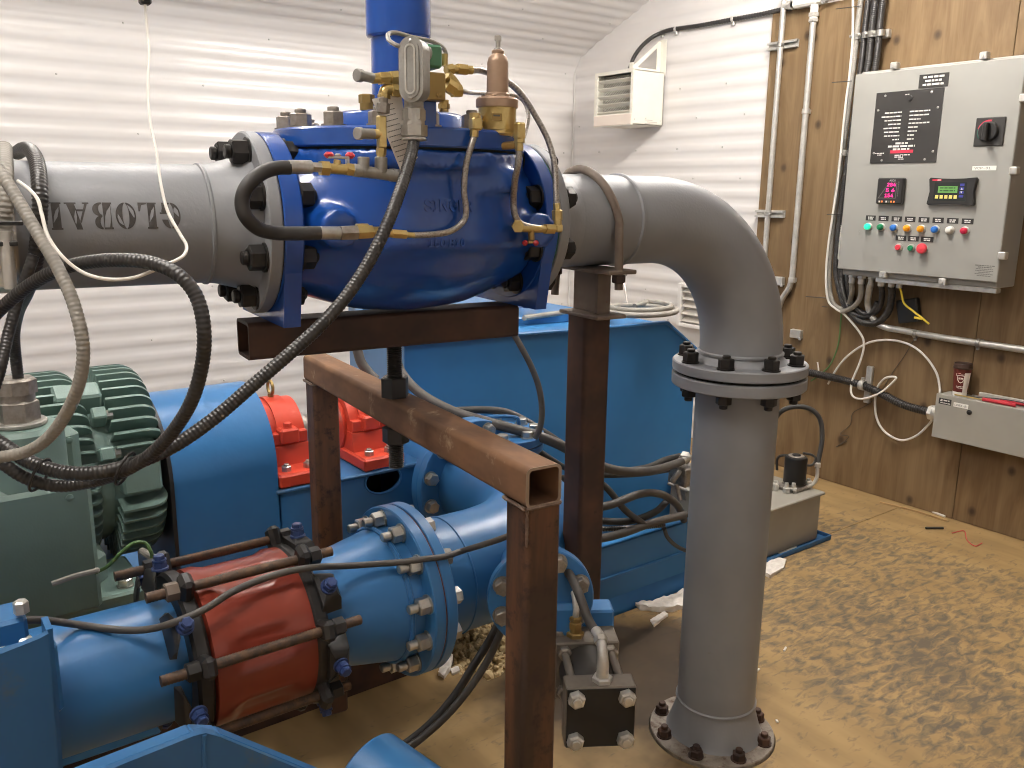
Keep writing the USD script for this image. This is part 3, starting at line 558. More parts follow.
# --- rigid conduits
CX = 2.305
YC1, YC2 = PX(776.5, 100, CX)[1], PX(806.8, 100, CX)[1]
solo('steel_conduit', hose([(CX, YC1, 3.0), (CX, YC1, 2.3), (CX, YC1, 1.6), (CX, YC1, 0.3)], 0.0155, 14, 6), 'galv', 'thin grey conduit along the outer edge of the plywood, held on strut brackets', 'conduit')
for k, z in enumerate((2.395, 1.477)):
    t = thing('strut_bracket', ['galvanised strut bracket holding the conduit beside the heater cable', 'lower galvanised strut bracket on the plywood edge behind the elbow'][k], 'bracket', (PLY, 1.69, z))
    part(t, 'channel', [cbox((PLY - 0.024, 1.592, z - 0.021), (PLY - 0.020, 1.79, z - 0.007), 0.001), cbox((PLY - 0.024, 1.592, z + 0.007), (PLY - 0.020, 1.79, z + 0.021), 0.001), cbox((PLY - 0.022, 1.592, z - 0.021), (PLY - 0.001, 1.79, z - 0.017), 0.001), cbox((PLY - 0.022, 1.592, z + 0.017), (PLY - 0.001, 1.79, z + 0.021), 0.001), cbox((PLY - 0.004, 1.592, z - 0.02), (PLY - 0.001, 1.79, z + 0.02), 0.001)], 'galv')
    part(t, 'pipe_clamp', [ring((CX, YC1, z - 0.012), (0, 0, 1), 0.0155, 0.0195, 0.024, 20), bolt((CX - 0.012, YC1 - 0.022, z), (-1, 0, 0), 0.012)], 'zinc')
for k, (x, y) in enumerate(((777, 281), (795, 334))):
    p = PX(x, y, PLY - 0.03)
    solo('strut_stub', [cbox(p + [-0.002, -0.035, -0.024], p + [0.029, 0.035, 0.024], 0.003), cbox(p + [-0.012, -0.045, -0.03], p + [0.0, -0.03, -0.015], 0.002)], 'galv', ['small strut stub half hidden by the top of the grey elbow', 'small strut stub beside the end of the grey elbow'][k], 'bracket')
solo('steel_conduit', hose([(CX, YC2, 2.535), (CX, YC2, 2.0), (CX, YC2, 1.3), (CX, YC2 + 0.005, 1.10), (CX, YC2 + 0.055, 1.0), (CX, YC2 + 0.085, 0.9)], 0.0165, 14, 8), 'galv', 'grey conduit down the middle of the plywood from the white conduit box', 'conduit')
for k, z in enumerate((2.03, 1.114)): solo('conduit_coupling', [ring((CX, YC2, z - 0.014), (0, 0, 1), 0.0165, 0.021, 0.028, 20), cbox((CX + 0.015, YC2 - 0.011, z - 0.012), (PLY - 0.001, YC2 + 0.011, z + 0.012), 0.002)], 'galv', ['upper clamp on the conduit left of the cable bundle', 'lower clamp on the conduit near the grey elbow'][k], 'clamp')
t = thing('conduit_box', 'white cast conduit box with fittings at the top edge of the plywood', 'conduit fitting', (CX, 1.62, 2.58))
part(t, 'box_body', [cbox((CX - 0.03, YC2 - 0.03, 2.568), (CX + 0.032, YC2 + 0.13, 2.625), 0.012), cyl((CX, YC2, 2.575), (CX, YC2, 2.50), 0.021, 20, 0.002)], 'label_white')
part(t, 'compression_nut', [hexa((CX, YC2, 2.53), (0, 0, -1), 0.05, 0.02), hexa((CX, YC2, 2.50), (0, 0, -1), 0.046, 0.016)], 'galv')
for y in (YC2 + 0.145, YC2 - 0.05): part(t, 'connector', [hexa((CX, y, 2.592), (0, 1 if y > YC2 else -1, 0), 0.044, 0.02), cyl((CX, y, 2.592), (CX, y + (0.06 if y > YC2 else -0.06), 2.592), 0.018, 16, 0.002)], 'galv')
for y in (YC2 - 0.13, YC2 - 0.19): part(t, 'ground_lug', [hexa((CX + 0.01, y, 2.60), (-1, 0, 0), 0.026, 0.03), cyl((CX, y, 2.60), (CX, y - 0.03, 2.59), 0.008, 10)], 'zinc')
# --- bundle of flexible conduits up the wall left of the cabinet
FX = 2.285
ys = [(float(PX(x_, 51, FX)[1]), m_, r_) for x_, m_, r_ in ((855.5, 'flex_grey', 0.015), (863, 'flex_black', 0.016), (870, 'flex_black', 0.020), (877.5, 'flex_black', 0.018))]
labs = ['grey flexible conduit at the outer side of the bundle beside the cabinet', 'black ribbed conduit second from the outer side of the bundle', 'thick black ribbed conduit in the middle of the bundle above the cabinet', 'black ribbed conduit of the bundle closest to the cabinet']
lows = [[(836, 200), (830, 255), (829, 285), (833, 303), (842, 309), (849, 303), (852, 292)],
        [(842, 200), (836, 262), (838, 285), (845, 306), (856, 315), (870, 316), (880, 306), (882, 294)],
        [(847, 200), (842, 262), (842, 285), (848, 308), (860, 321), (876, 323), (888, 312), (892, 294)],
        [(851, 200), (848, 262), (848, 284), (853, 303), (862, 313), (872, 313), (878, 302), (861.5, 0)]]
ends = [0, 3, 4, None]
for k, (y, m_, r) in enumerate(ys):
    P = [(FX, y - 0.02, 3.0), (FX, y, 2.45), (FX, y + 0.004, 2.2)] + [PX(x_, y_, FX + 0.01 - 0.012 * (k > 0) * (j > 3)) for j, (x_, y_) in enumerate(lows[k][:-1])]
    if ends[k] is not None: P += [PX(*lows[k][-1], GX + 0.02), (GX, GY[ends[k]], pz0 - 0.075)]
    solo('flexible_conduit', flex(P, r * 0.93, 0.009, 0.08, 10), m_, labs[k], 'conduit')
t = thing('strap_clamps', 'row of zinc strap clamps across the conduit bundle above the cabinet', 'clamp', (FX, 1.2, 2.37))
part(t, 'rail', cbox((FX + 0.024, ys[-1][0] - 0.035, 2.355), (PLY - 0.001, ys[0][0] + 0.03, 2.395), 0.003), 'galv')
for k, (y, m_, r) in enumerate(ys): part(t, 'strap', [ring((FX, y - 0.008, 2.36), (0, 0, 1), r, r + 0.004, 0.03, 20), bolt((FX - r - 0.002, y + 0.02, 2.376), (-1, 0, 0), 0.014)], 'zinc')
t = thing('strap_clamps', 'single zinc strap clamp on the conduit bundle level with the black plate', 'clamp', (FX, 1.25, 1.79))
part(t, 'strap', [ring(PX(844.5, 156, FX), (0, 0, 1), 0.016, 0.021, 0.03, 20), bolt(PX(844.5, 154, FX) + [-0.019, 0.006, 0], (-1, 0, 0), 0.014), cbox(PX(844.5, 156, FX) + [0.016, -0.02, 0], PX(844.5, 156, FX) + [0.052, 0.02, 0.03], 0.003)], 'zinc')
solo('wall_sensor', [cbox((2.27, 1.10, 1.235), (PLY - 0.001, 1.205, 1.45), 0.02), cyl((2.30, 1.15, 1.45), (2.30, 1.15, 1.475), 0.012, 14)], 'label_white', 'white plastic box tucked against the side of the control cabinet', 'box')
P = [(2.27, 1.30, 3.0), PX(853, 20, 2.27), PX(850, 70, 2.27), PX(845, 110, 2.26), PX(838, 180, 2.26), PX(829, 240, 2.26), PX(826, 275, 2.26), PX(828, 300, 2.26), PX(836, 309, 2.27), PX(845, 315, 2.28), PX(860, 333, 2.29), PX(864, 345, 2.29), PX(860, 362, 2.29), PX(852, 382, 2.28), PX(852, 395, 2.27), PX(862, 399, 2.27), PX(880, 393, 2.27), PX(894, 381, 2.27), PX(895, 377, 2.27), PX(884, 379, 2.28), PX(876, 392, 2.30), PX(876, 415, 2.31), PX(884, 431, 2.31), PX(900, 440, 2.31), PX(916, 436, 2.31), PX(929, 424, 2.31), PX(933, 418, 2.30)]
solo('white_cable', hose(P, 0.0058, 8, 8), 'white_cable', 'white cable strapped beside the conduits and looped below the cabinet', 'cable')
P = [PX(828, 384, 2.31), PX(838, 367, 2.31), PX(850, 354, 2.31), PX(868, 343, 2.31), PX(888, 340, 2.31), PX(908, 344, 2.31), PX(924, 355, 2.31), PX(936, 372, 2.31), PX(939.5, 386, 2.31), PX(940, 393, 2.30)]
solo('white_cable', hose(P, 0.0058, 8, 8), 'white_cable', 'white cable arching from the black conduit down to the low grey box', 'cable')
solo('grey_flexible_lead', hose([PX(842, 312, 2.28), PX(853, 307, 2.27), PX(860, 298, 2.25), (GX, GY[1], pz0 - 0.075)], 0.013, 10), 'flex_grey', 'short grey lead curving up into the second gland of the cabinet', 'conduit')
solo('ground_wire', hose([PX(842, 306, 2.30), PX(841, 318, 2.31), PX(838, 345, 2.32), PX(830, 365, 2.32), PX(818, 376, 2.31), PX(811, 381, 2.31)], 0.0042, 8), 'green_wire', 'green earth wire hanging beside the conduits left of the cabinet', 'wire')
solo('cable_tail', hose([PX(818, 378, 2.31), PX(818.5, 370, 2.31), PX(817.5, 362, 2.31)], 0.004, 8), 'white_cable', 'short white cable tail sticking up beside the green wire', 'wire')
solo('yellow_strap', [hose([PX(895, 275, 2.22), PX(897, 279, 2.23), PX(901, 291, 2.24), PX(904, 303, 2.24), PX(913, 311, 2.24), PX(922, 318, 2.24), PX(929, 324, 2.24)], 0.0052, 8), hose([PX(922, 319, 2.24), PX(917, 318, 2.235), PX(914.5, 317.5, 2.235)], 0.006, 8)], 'yellow', 'yellow lockout strap dangling under the control cabinet', 'strap')
m = obox((2.315, 0.79, 1.02), (0.04, 0.11, 0.12), [(1, 0, 0), (0, 0.97, -0.24), (0, 0.24, 0.97)], 0.006)
solo('black_box', m, 'black_plastic', 'black plastic box on the plywood behind the yellow strap', 'box')
P = [(GX, GY[2], pz0 - 0.07), PX(869, 292, 2.25), PX(868, 306, 2.28), PX(875, 321, 2.29), PX(886, 327.5, 2.30), PX(900, 330, 2.305), (2.305, 0.60, 0.910), (2.305, 0.2, 0.908), (2.305, -0.5, 0.906)]
solo('steel_conduit', hose(P, 0.0165, 14, 8), 'galv', 'grey conduit bending from the cabinet into a level run across the plywood', 'conduit')
for k, y in enumerate((0.735, 0.425)): solo('conduit_hanger', [ring((2.305, y - 0.01, 0.909), (0, 1, 0), 0.0165, 0.021, 0.02, 20), bolt((2.305, y, 0.886), (0, 0, -1), 0.014), cbox((2.32, y - 0.01, 0.895), (PLY - 0.001, y + 0.01, 0.925), 0.002)], 'zinc', ['conduit hanger near the bend below the yellow strap', 'conduit hanger above the paper cup'][k], 'clamp')
# --- black ribbed conduit into the low grey box
P = [(2.29, 1.75, 0.615), (2.29, 1.4, 0.612), (2.29, 1.0, 0.600), (2.28, 0.75, 0.545), (2.28, 0.60, 0.535)]
solo('flexible_conduit', flex(P, 0.021, 0.012, 0.12, 12), 'flex_black', 'black ribbed conduit running low along the plywood into the grey box', 'conduit')
t = thing('strut_bracket', 'short upright strut with clamp on the low black conduit', 'bracket', (PLY, 0.985, 0.6))
part(t, 'channel', cbox((PLY - 0.022, 0.955, 0.50), (PLY - 0.001, 0.99, 0.70), 0.003), 'galv'); part(t, 'pipe_clamp', [ring((2.288, 0.97, 0.600), (0, 1, 0), 0.021, 0.027, 0.03, 24), bolt((2.288, 0.985, 0.63), (0, 0, 1), 0.016)], 'galv')
t = thing('trough_box', 'long grey wiring trough low on the plywood with a lock on its front', 'box', (2.28, 0.2, 0.53))
bx = 2.22
part(t, 'box_body', cbox((bx + 0.004, -0.9, 0.435), (PLY - 0.002, 0.548, 0.648), 0.004), 'box_grey'); part(t, 'cover', cbox((bx - 0.002, -0.9, 0.432), (bx + 0.004, 0.551, 0.650), 0.002), 'box_grey')
part(t, 'lock', disc(0.385, 0.59, bx - 0.002, [(0.012, 0), (0.012, 0.004), (0.006, 0.006)], 20), 'black_plastic')
part(t, 'maker_label', face(rect(0.535, 0.603, 0.475, 0.632), bx - 0.002, 0.001), 'label_black')
part(t, 'maker_print', cat([face(Polygon([(-0.53, 0.617), (-0.518, 0.617), (-0.518, 0.628), (-0.524, 0.628)]), bx - 0.003, 0.0006)] + bars(0.497, 0.620, 0.03, 0.006, bx - 0.003, rr) + bars(0.503, 0.608, 0.05, 0.004, bx - 0.003, rr)), 'print_white')
part(t, 'tag_strip', face(rect(0.463, 0.603, 0.394, 0.624), bx - 0.002, 0.001), 'label_white'); part(t, 'tag_lettering', wall_text('LPRX-B', 0.457, 0.608, 0.010, bx - 0.003, 0.0006, width=0.055), 'print_grey')
part(t, 'conduit_hub', [cyl((2.28, 0.553, 0.535), (2.28, 0.585, 0.535), 0.040, 28, 0.004), hexa((2.28, 0.585, 0.535), (0, 1, 0), 0.066, 0.02)], 'galv')
part(t, 'mounting_rail', cbox((PLY - 0.02, -0.5, 0.649), (PLY - 0.002, 0.40, 0.672), 0.002), 'galv')
c = thing('coffee_cup', 'brown and white paper coffee cup with dark lid on the grey trough', 'cup', (2.275, 0.468, 0.648))
cc = np.array([2.275, 0.468, 0.648])
part(c, 'cup_body', lathe([(0.030, 0.0), (0.0305, 0.004), (0.040, 0.135), (0.041, 0.138)], cc, (0, 0, 1), 36), 'cup_brown')
part(c, 'white_base', lathe([(0.0303, 0.0), (0.0325, 0.022)], cc, (0, 0, 1), 36, close=False), 'label_white')
def wrap(a0, a1, z0, z1, r0, r1, n=12):
    A = np.radians(np.linspace(a0, a1, n)); v = []; 
    for a in A:
        for z, r in ((z0, r0), (z1, r1)): v.append(cc + [r * math.cos(a), r * math.sin(a), z])
    f = [(2 * i, 2 * i + 2, 2 * i + 3) for i in range(n - 1)] + [(2 * i, 2 * i + 3, 2 * i + 1) for i in range(n - 1)]
    return trimesh.Trimesh(np.array(v), np.array(f), process=False)
part(c, 'white_band', wrap(-138, -88, 0.022, 0.118, 0.0325, 0.0395), 'paper'); 
def cup_poly(poly, a0, zc, lift=0.0003):
    m = trimesh.creation.extrude_polygon(poly.segmentize(0.003), 0.0004, engine='earcut'); v = m.vertices; out = []
    for x, y, z in v:
        zz = zc + y; r = 0.0305 + 0.0095 * (zz - 0.004) / 0.131 + lift + z; a = math.radians(a0) + x / r; out.append(cc + [r * math.cos(a), r * math.sin(a), zz])
    m.vertices = np.array(out); return m
sh = Polygon([(-0.017, 0.016), (0, 0.020), (0.017, 0.016), (0.016, -0.004), (0.009, -0.016), (0, -0.021), (-0.009, -0.016), (-0.016, -0.004)])
part(c, 'emblem', [cup_poly(sh.difference(sh.buffer(-0.0035)), -160, 0.088), cup_poly(sbox(-0.010, -0.004, 0.010, 0.004), -160, 0.090), cup_poly(Polygon([(-0.024, 0.014), (0.024, 0.016), (0.024, 0.026), (0.008, 0.022), (-0.008, 0.028), (-0.024, 0.024)]), -160, 0.088)], 'paper', 'white shield emblem')
part(c, 'cup_print', [cup_poly(sbox(a_, -0.0015, b_, 0.0015), -170, z_) for z_, ws in ((0.050, ((-0.012, -0.004), (-0.002, 0.012), (0.014, 0.022))), (0.043, ((-0.008, 0.004), (0.006, 0.018)))) for a_, b_ in ws], 'paper', kind='stuff')
part(c, 'lid', lathe([(0.0425, 0.134), (0.0435, 0.137), (0.0435, 0.142), (0.041, 0.144), (0.040, 0.158), (0.038, 0.160), (0.036, 0.157), (0.0, 0.157)], cc, (0, 0, 1), 36), 'cup_lid')
for k, (a, b, m_, lab) in enumerate((((2.245, 0.345), (2.25, 0.20), 'red_plastic', 'red screwdriver handle lying on the grey trough'), ((2.30, 0.29), (2.295, 0.11), 'red_plastic', 'red handled tool behind the screwdriver on the trough'))):
    P = np.array([(*a, 0.658), ((a[0] + b[0]) / 2, (a[1] + b[1]) / 2, 0.659), (*b, 0.658)])
    t = thing('hand_tool', lab, 'tool', (*a, 0.65)); part(t, 'handle', sweep(resample(P, 0.01), 0.0085, 10), m_)
    d = np.array([*b, 0.656]) - np.array([*a, 0.656]); d /= np.linalg.norm(d); part(t, 'blade', cyl(np.array([*a, 0.656]) - d * 0.13, np.array([*a, 0.656]), 0.0035, 10), 'brass' if k == 0 else 'stainless')
solo('loose_wire', hose([(2.26, 0.40, 0.654), (2.27, 0.30, 0.668), (2.28, 0.2, 0.670), (2.28, 0.05, 0.662)], 0.003, 6), 'rubber', 'dark wire lying along the top of the grey trough behind the tools', 'wire')
# cable ties left long on the bundle
for k, (x0, y0, x1, y1) in enumerate(((861, 6, 836, 9), (852, 81, 832, 82.5), (842, 214, 827, 214.5), (826, 298, 806, 296.5), (828, 307, 822, 306.5))):
    solo('cable_tie', hose([PX(x0, y0, 2.27), PX((x0 + x1) / 2, (y0 + y1) / 2, 2.25), PX(x1, y1, 2.26)], 0.0022, 6), 'black_plastic', ['black cable tie end at the very top of the bundle', 'black cable tie end level with the top of the cabinet', 'black cable tie end level with the indicator lamps', 'long black cable tie end at the cable bend left of the cabinet', 'short black cable tie end lowest on the cable bend'][k], 'cable tie')
solo('black_thread', hose([PX(916, 336, 2.335), PX(905, 355, 2.335), PX(893, 372, 2.335), PX(880, 393, 2.335), PX(867, 405, 2.335), PX(853, 413, 2.335), PX(850, 425, 2.335), PX(840, 434, 2.335), PX(849, 437, 2.335), PX(836, 447, 2.335), PX(847, 441, 2.335)], 0.0014, 5), 'rubber', 'thin black wire straggling down the plywood below the cabinet', 'wire')
# ================================================================== OVERHEAD GREY PIPE + BLUE VALVE (valve frame s,t,w)
UX = U
def ax(s): return V(s, 0, 0)
R0, RF = 0.105, 0.166
BC = 0.138
ANG8 = [math.radians(22.5 + 45 * k) for k in range(8)]
g = thing('grey_pipe', 'large grey steel pipe stencilled GLOBAL entering at the left', 'pipe', V(-2.2, 0, 0))
part(g, 'pipe_body', lathe([(R0 - 0.006, -3.4), (R0, -3.4), (R0, -1.402)], ORG, UX, 72, close=False), 'grey_paint')
part(g, 'weld_bead', weld(ax(-1.402), UX, R0 - 0.001, 0.0045), 'grey_paint')
part(g, 'flange', lathe([(R0, -1.402), (R0 + 0.002, -1.385), (0.118, -1.345), (0.128, -1.330), (0.134, -1.3245), (RF - 0.003, -1.3245), (RF, -1.3215), (RF, -1.303), (RF - 0.002, -1.3005), (0.1, -1.3005)], ORG, UX, 96, close=False), 'grey_paint')
part(g, 'gasket', lathe([(0.1, -1.3005), (0.162, -1.3005), (0.162, -1.2985), (0.1, -1.2985)], ORG, UX, 72, close=False), 'gasket_dark')
for a in ANG8:
    p = V(0, BC * math.cos(a), BC * math.sin(a))
    part(g, 'flange_bolt', bolt(p - UX * 1.3245, -UX, 0.040, 0.026, 0.011, rot=a), 'black_bolt')
# stencil letters, upside down as on the pipe; thick stems with stencil gaps
def letters():
    q = {}
    el = lambda cx, cy, rx, ry: affinity.scale(Point(cx, cy).buffer(1, 24), rx, ry)
    o = el(.4, .5, .4, .5); slit = sbox(.378, -1, .422, 2)
    q['O'] = o.difference(el(.4, .5, .13, .47)).difference(slit)
    q['L'] = unary_union([sbox(.05, 0, .37, 1), sbox(.0, .93, .42, 1), sbox(0, 0, .42, .06), Polygon([(.42, 0), (.74, 0), (.74, .34), (.68, .34), (.60, .1), (.42, .06)])]).difference(sbox(.37, .02, .40, .5))
    q['B'] = unary_union([sbox(.05, 0, .36, 1), sbox(0, .93, .36, 1), sbox(0, 0, .36, .07), el(.40, .74, .30, .26).difference(el(.38, .74, .11, .2)), el(.40, .26, .36, .27).difference(el(.40, .26, .13, .2))]).difference(sbox(.36, -1, .395, 2))
    q['A'] = unary_union([Polygon([(.30, 1), (.52, 1), (.86, 0), (.56, 0)]), Polygon([(.0, 0), (.24, 0), (.24, .05), (.16, .06), (.38, .68), (.34, .78), (.06, .06), (0, .05)]), sbox(.48, 0, .92, .06), sbox(.22, .26, .5, .33)])
    gg = el(.4, .5, .4, .5).difference(el(.4, .5, .13, .45)).difference(slit).difference(sbox(.44, .36, .9, .66))
    q['G'] = unary_union([gg, sbox(.46, 0, .74, .42), sbox(.44, .38, .84, .44)])
    return q
LT = letters(); sx = 0.0; H_ = 0.043; polys = []
for ch in 'GLOBAL':
    b = LT[ch]; polys.append(affinity.translate(affinity.scale(b, 0.038, H_, origin=(0, 0)), sx, 0)); sx += (b.bounds[2] + 0.12) * 0.038
sten = []
for p in polys:
    for gm_ in getattr(p, 'geoms', [p]):
        m = trimesh.creation.extrude_polygon(gm_.segmentize(0.004), 0.0004, engine='earcut'); sten.append(m)
m = cat(sten); v = m.vertices
th0 = math.asin(0.040 / R0)                                            # top edge on the pipe (letters hang upside down)
th = th0 - v[:, 1] / R0; rr_ = R0 + 0.0001 + v[:, 2]
m.vertices = np.array([V(-1.456 - a, -b * math.cos(c_), b * math.sin(c_)) for a, b, c_ in zip(v[:, 0], rr_, th)])
part(g, 'stencil_lettering', m, 'stencil', 'black stencilled word GLOBAL, upside down')
# ---- valve
SC = -1.005
vl = thing('control_valve', 'large royal blue cast globe control valve on the brown beam', 'valve', V(SC, 0, -0.18))
def body_sd(x, y, z):
    dx = x - SC
    q = math.sqrt((dx / 0.262) ** 2 + (y / 0.222) ** 2 + ((z + 0.005) / 0.172) ** 2); d = (q - 1) * 0.17
    rad = math.hypot(dx, y); c_ = max(rad - 0.224, abs(z - 0.055) - 0.075); d = smin(d, c_, 0.06)
    d = smin(d, capsule_sd(x, y, z, (-1.29, 0, 0), (-1.12, 0, 0.0), 0.120, 0.150), 0.05)
    d = smin(d, capsule_sd(x, y, z, (-0.735, 0, 0), (-0.89, 0, 0.0), 0.120, 0.150), 0.05)
    fl_ = max(rad - 0.246, abs(z - 0.118) - 0.0165); d = smin(d, fl_, 0.012)
    for bx_, bz_ in ((-1.215, -0.002), (-0.80, -0.01)):                  # round bosses for the lower pilot taps
        d = smin(d, max(math.hypot(x - bx_, z - bz_) - 0.034, abs(y + 0.15) - 0.06), 0.02)
    d = smin(d, max(abs(x + 0.915) - 0.05, abs(z - 0.085) - 0.022, abs(y + 0.205) - 0.026), 0.012)   # cast pad under the rim
    return max(d, -1.266 - x, x + 0.756)
bm = levelset(body_sd, (-1.29, -0.30, -0.22), (-0.73, 0.30, 0.16), 0.0125); bm = fixw(bm)
part(vl, 'body', tv(bm), 'valve_blue', smooth=60)
for s0, s1 in ((-1.2985, -1.2635), (-0.758, -0.7265)):
    part(vl, 'flange', lathe([(0.1, s0), (RF - 0.002, s0), (RF, s0 + 0.002), (RF, s1 - 0.003), (RF - 0.003, s1), (0.1, s1)], ORG, UX, 96, close=False), 'valve_blue')
    f = Polygon([(-0.125, -0.180), (0.155, -0.180), (0.150, -0.06), (0.1, 0.0), (-0.1, 0.0), (-0.145, -0.08)])
    part(vl, 'foot', plate(f, V(s0 + 0.002, 0, 0), VV, [0, 0, 1], s1 - s0 - 0.004) if False else tv(plate(f, (s0 + 0.002, 0, 0), (0, 1, 0), (0, 0, 1), s1 - s0 - 0.004)), 'valve_blue')
for s_, dr in ((-1.2635, 1), (-0.758, -1)):
    for a in ANG8:
        p = V(0, BC * math.cos(a), BC * math.sin(a)); part(vl, 'flange_bolt', bolt(p + UX * s_, UX * dr, 0.040, 0.024, 0.006, rot=a), 'black_bolt')
part(vl, 'bonnet', tv(lathe([(0.1, 0.139), (0.245, 0.139), (0.248, 0.142), (0.248, 0.170), (0.244, 0.174), (0.150, 0.176), (0.138, 0.181), (0.130, 0.205), (0.122, 0.211), (0.068, 0.213), (0.062, 0.225), (0.0, 0.225)], (SC, 0, 0), (0, 0, 1), 96)), 'valve_blue')
part(vl, 'joint_gasket', tv(lathe([(0.1, 0.1345), (0.238, 0.1345), (0.238, 0.139), (0.1, 0.139)], (SC, 0, 0), (0, 0, 1), 72, close=False)), 'gasket_dark')
for k in range(16):
    a = math.radians(11.25 + k * 22.5); p = V(SC + 0.222 * math.cos(a), 0.222 * math.sin(a), 0.174)
    part(vl, 'bonnet_nut', bolt(p, (0, 0, 1), 0.034, 0.022, 0.008, rot=a), 'dull_zinc')
part(vl, 'stem_cover', tv(lathe([(0.0545, 0.22), (0.0545, 0.352), (0.061, 0.355), (0.063, 0.358), (0.063, 1.05), (0.058, 1.056), (0.0, 1.056)], (SC, 0, 0), (0, 0, 1), 64)), 'valve_blue', 'tall blue tube standing on the bonnet')
part(vl, 'brass_plug', [cyl(V(-1.10, -0.06, 0.21), V(-1.10, -0.06, 0.223), 0.013, 20), hexa(V(-1.10, -0.06, 0.223), (0, 0, 1), 0.026, 0.016)], 'dull_brass')
part(vl, 'lifting_lug', tv(cbox((-0.87, -0.05, 0.17), (-0.80, 0.05, 0.215), 0.01)), 'valve_blue')
def cast_text(s, sx_, w, h, width):
    m = meshkit.text_mesh(s, h, 0.006, True); m.apply_scale([width / m.extents[0], 1, 1]); m = cat([c.subdivide().subdivide() for c in m.split(only_watertight=False)]) if False else m
    out = []
    for x, y, z in m.vertices:
        ss = sx_ + x; ww = w + y; t_ = -0.1
        lo_, hi_ = -0.32, -0.02
        for _ in range(22):
            md = (lo_ + hi_) / 2
            if body_sd(ss, md, ww) > 0: lo_ = md
            else: hi_ = md
        out.append(V(ss, hi_ - z * 0.6 + 0.0012, ww))
    m.vertices = np.array(out); return m
part(vl, 'cast_lettering', [cast_text('SINGER', float(st(421, 206, -0.22)[0]), float(st(445, 211, -0.22)[2]), 0.020, 0.095)], 'valve_blue', 'raised cast word SINGER')
part(vl, 'cast_lettering', [cast_text('150 B10', float(st(424, 242, -0.22)[0]), float(st(445, 246, -0.22)[2]), 0.014, 0.072)], 'valve_blue', 'raised cast marking 150 B10')
# ---- grey elbow piece
ER = 0.345; S1 = -ER; Z1 = -ER
e = thing('grey_elbow_pipe', 'grey steel pipe with large elbow turning down from the blue valve', 'pipe', V(-0.3, 0, 0))
RR = 0.1045
part(e, 'gasket', lathe([(0.1, -0.7265), (0.161, -0.7265), (0.161, -0.7225), (0.1, -0.7225)], ORG, UX, 72, close=False), 'gasket_green', 'green gasket line')
part(e, 'flange', lathe([(0.1, -0.7225), (RF - 0.002, -0.7225), (RF, -0.7205), (RF, -0.701), (RF - 0.003, -0.698), (0.132, -0.698), (0.126, -0.692), (0.113, -0.655), (RR + 0.001, -0.625), (RR, -0.615)], ORG, UX, 96, close=False), 'grey_paint')
for a in ANG8:
    p = V(0, BC * math.cos(a), BC * math.sin(a)); part(e, 'flange_bolt', bolt(p - UX * 0.698, UX, 0.040, 0.024, 0.008, rot=a), 'black_bolt')
A = np.linspace(0, PI / 2, 40); path = [V(s, 0, 0) for s in np.linspace(-0.62, S1, 6)[:-1]] + [V(S1 + ER * math.sin(a), 0, -ER + ER * math.cos(a)) for a in A] + [V(0, 0, Z1 - 0.012)]
rad = np.r_[np.full(5, RR), RR + (0.1105 - RR) * np.linspace(0, 1, 40), 0.1105]
part(e, 'elbow', sweep(np.array(path), rad, 72, cap=False), 'grey_paint', smooth=True)
part(e, 'weld_bead', weld(V(-0.45, 0, 0), UX, RR, 0.0055), 'grey_paint'); part(e, 'weld_bead', weld(V(0, 0, Z1 - 0.012), (0, 0, 1), 0.1105, 0.0058), 'grey_paint')
ZT = 1.145 - 1.526                                                     # top face of the flange pair
FR = 0.1815
def vz(prof, n=96): return lathe(prof, ORG, (0, 0, 1), n, close=False)
part(e, 'lower_flange', vz([(0.1105, Z1 - 0.012), (0.1125, Z1 - 0.02), (0.122, ZT + 0.008), (0.130, ZT), (FR - 0.003, ZT), (FR, ZT - 0.003), (FR, ZT - 0.0255), (FR - 0.002, ZT - 0.0275), (0.1, ZT - 0.0275)]), 'grey_paint')
BC2 = 0.151
for k in range(8):
    a = math.radians(22.5 + 45 * k + 8); p = V(BC2 * math.cos(a), BC2 * math.sin(a), ZT); part(e, 'flange_bolt', bolt(p, (0, 0, 1), 0.036, 0.026, 0.008, rot=a), 'black_bolt')
sp = thing('standpipe', 'grey upright steel pipe bolted to the floor by a rusty flange', 'pipe', (0, 0, 0))
part(sp, 'gasket', vz([(0.1, ZT - 0.0275), (0.168, ZT - 0.0275), (0.168, ZT - 0.0355), (0.1, ZT - 0.0355)]), 'gasket_dark')
part(sp, 'top_flange', vz([(0.1, ZT - 0.0355), (FR - 0.002, ZT - 0.0355), (FR, ZT - 0.0375), (FR, ZT - 0.065), (FR - 0.003, ZT - 0.068), (0.1, ZT - 0.068)]), 'grey_paint')
for k in range(8):
    a = math.radians(22.5 + 45 * k + 8); p = V(BC2 * math.cos(a), BC2 * math.sin(a), ZT - 0.068); part(sp, 'flange_bolt', bolt(p, (0, 0, -1), 0.036, 0.022, 0.012, rot=a), 'black_bolt')
part(sp, 'pipe_body', lathe([(0.1135, 0.115), (0.1135, ZT - 0.066 + 1.526)], (0, 0, 0), (0, 0, 1), 80, close=False), 'grey_paint')
part(sp, 'weld_bead', weld((0, 0, 0.113), (0, 0, 1), 0.1135, 0.0055), 'grey_paint')
part(sp, 'weld_neck', lathe([(0.1135, 0.113), (0.116, 0.09), (0.129, 0.045), (0.136, 0.020), (0.142, 0.012)], (0, 0, 0), (0, 0, 1), 80, close=False), 'grey_paint')
part(sp, 'floor_flange', lathe([(0.11, 0.011), (0.182, 0.011), (0.1845, 0.008), (0.1845, -0.05), (0.11, -0.05)], (-0.008, 0.002, 0), (0, 0, 1), 80, close=False), 'dirty_flange', 'rusty flange set into the floor')
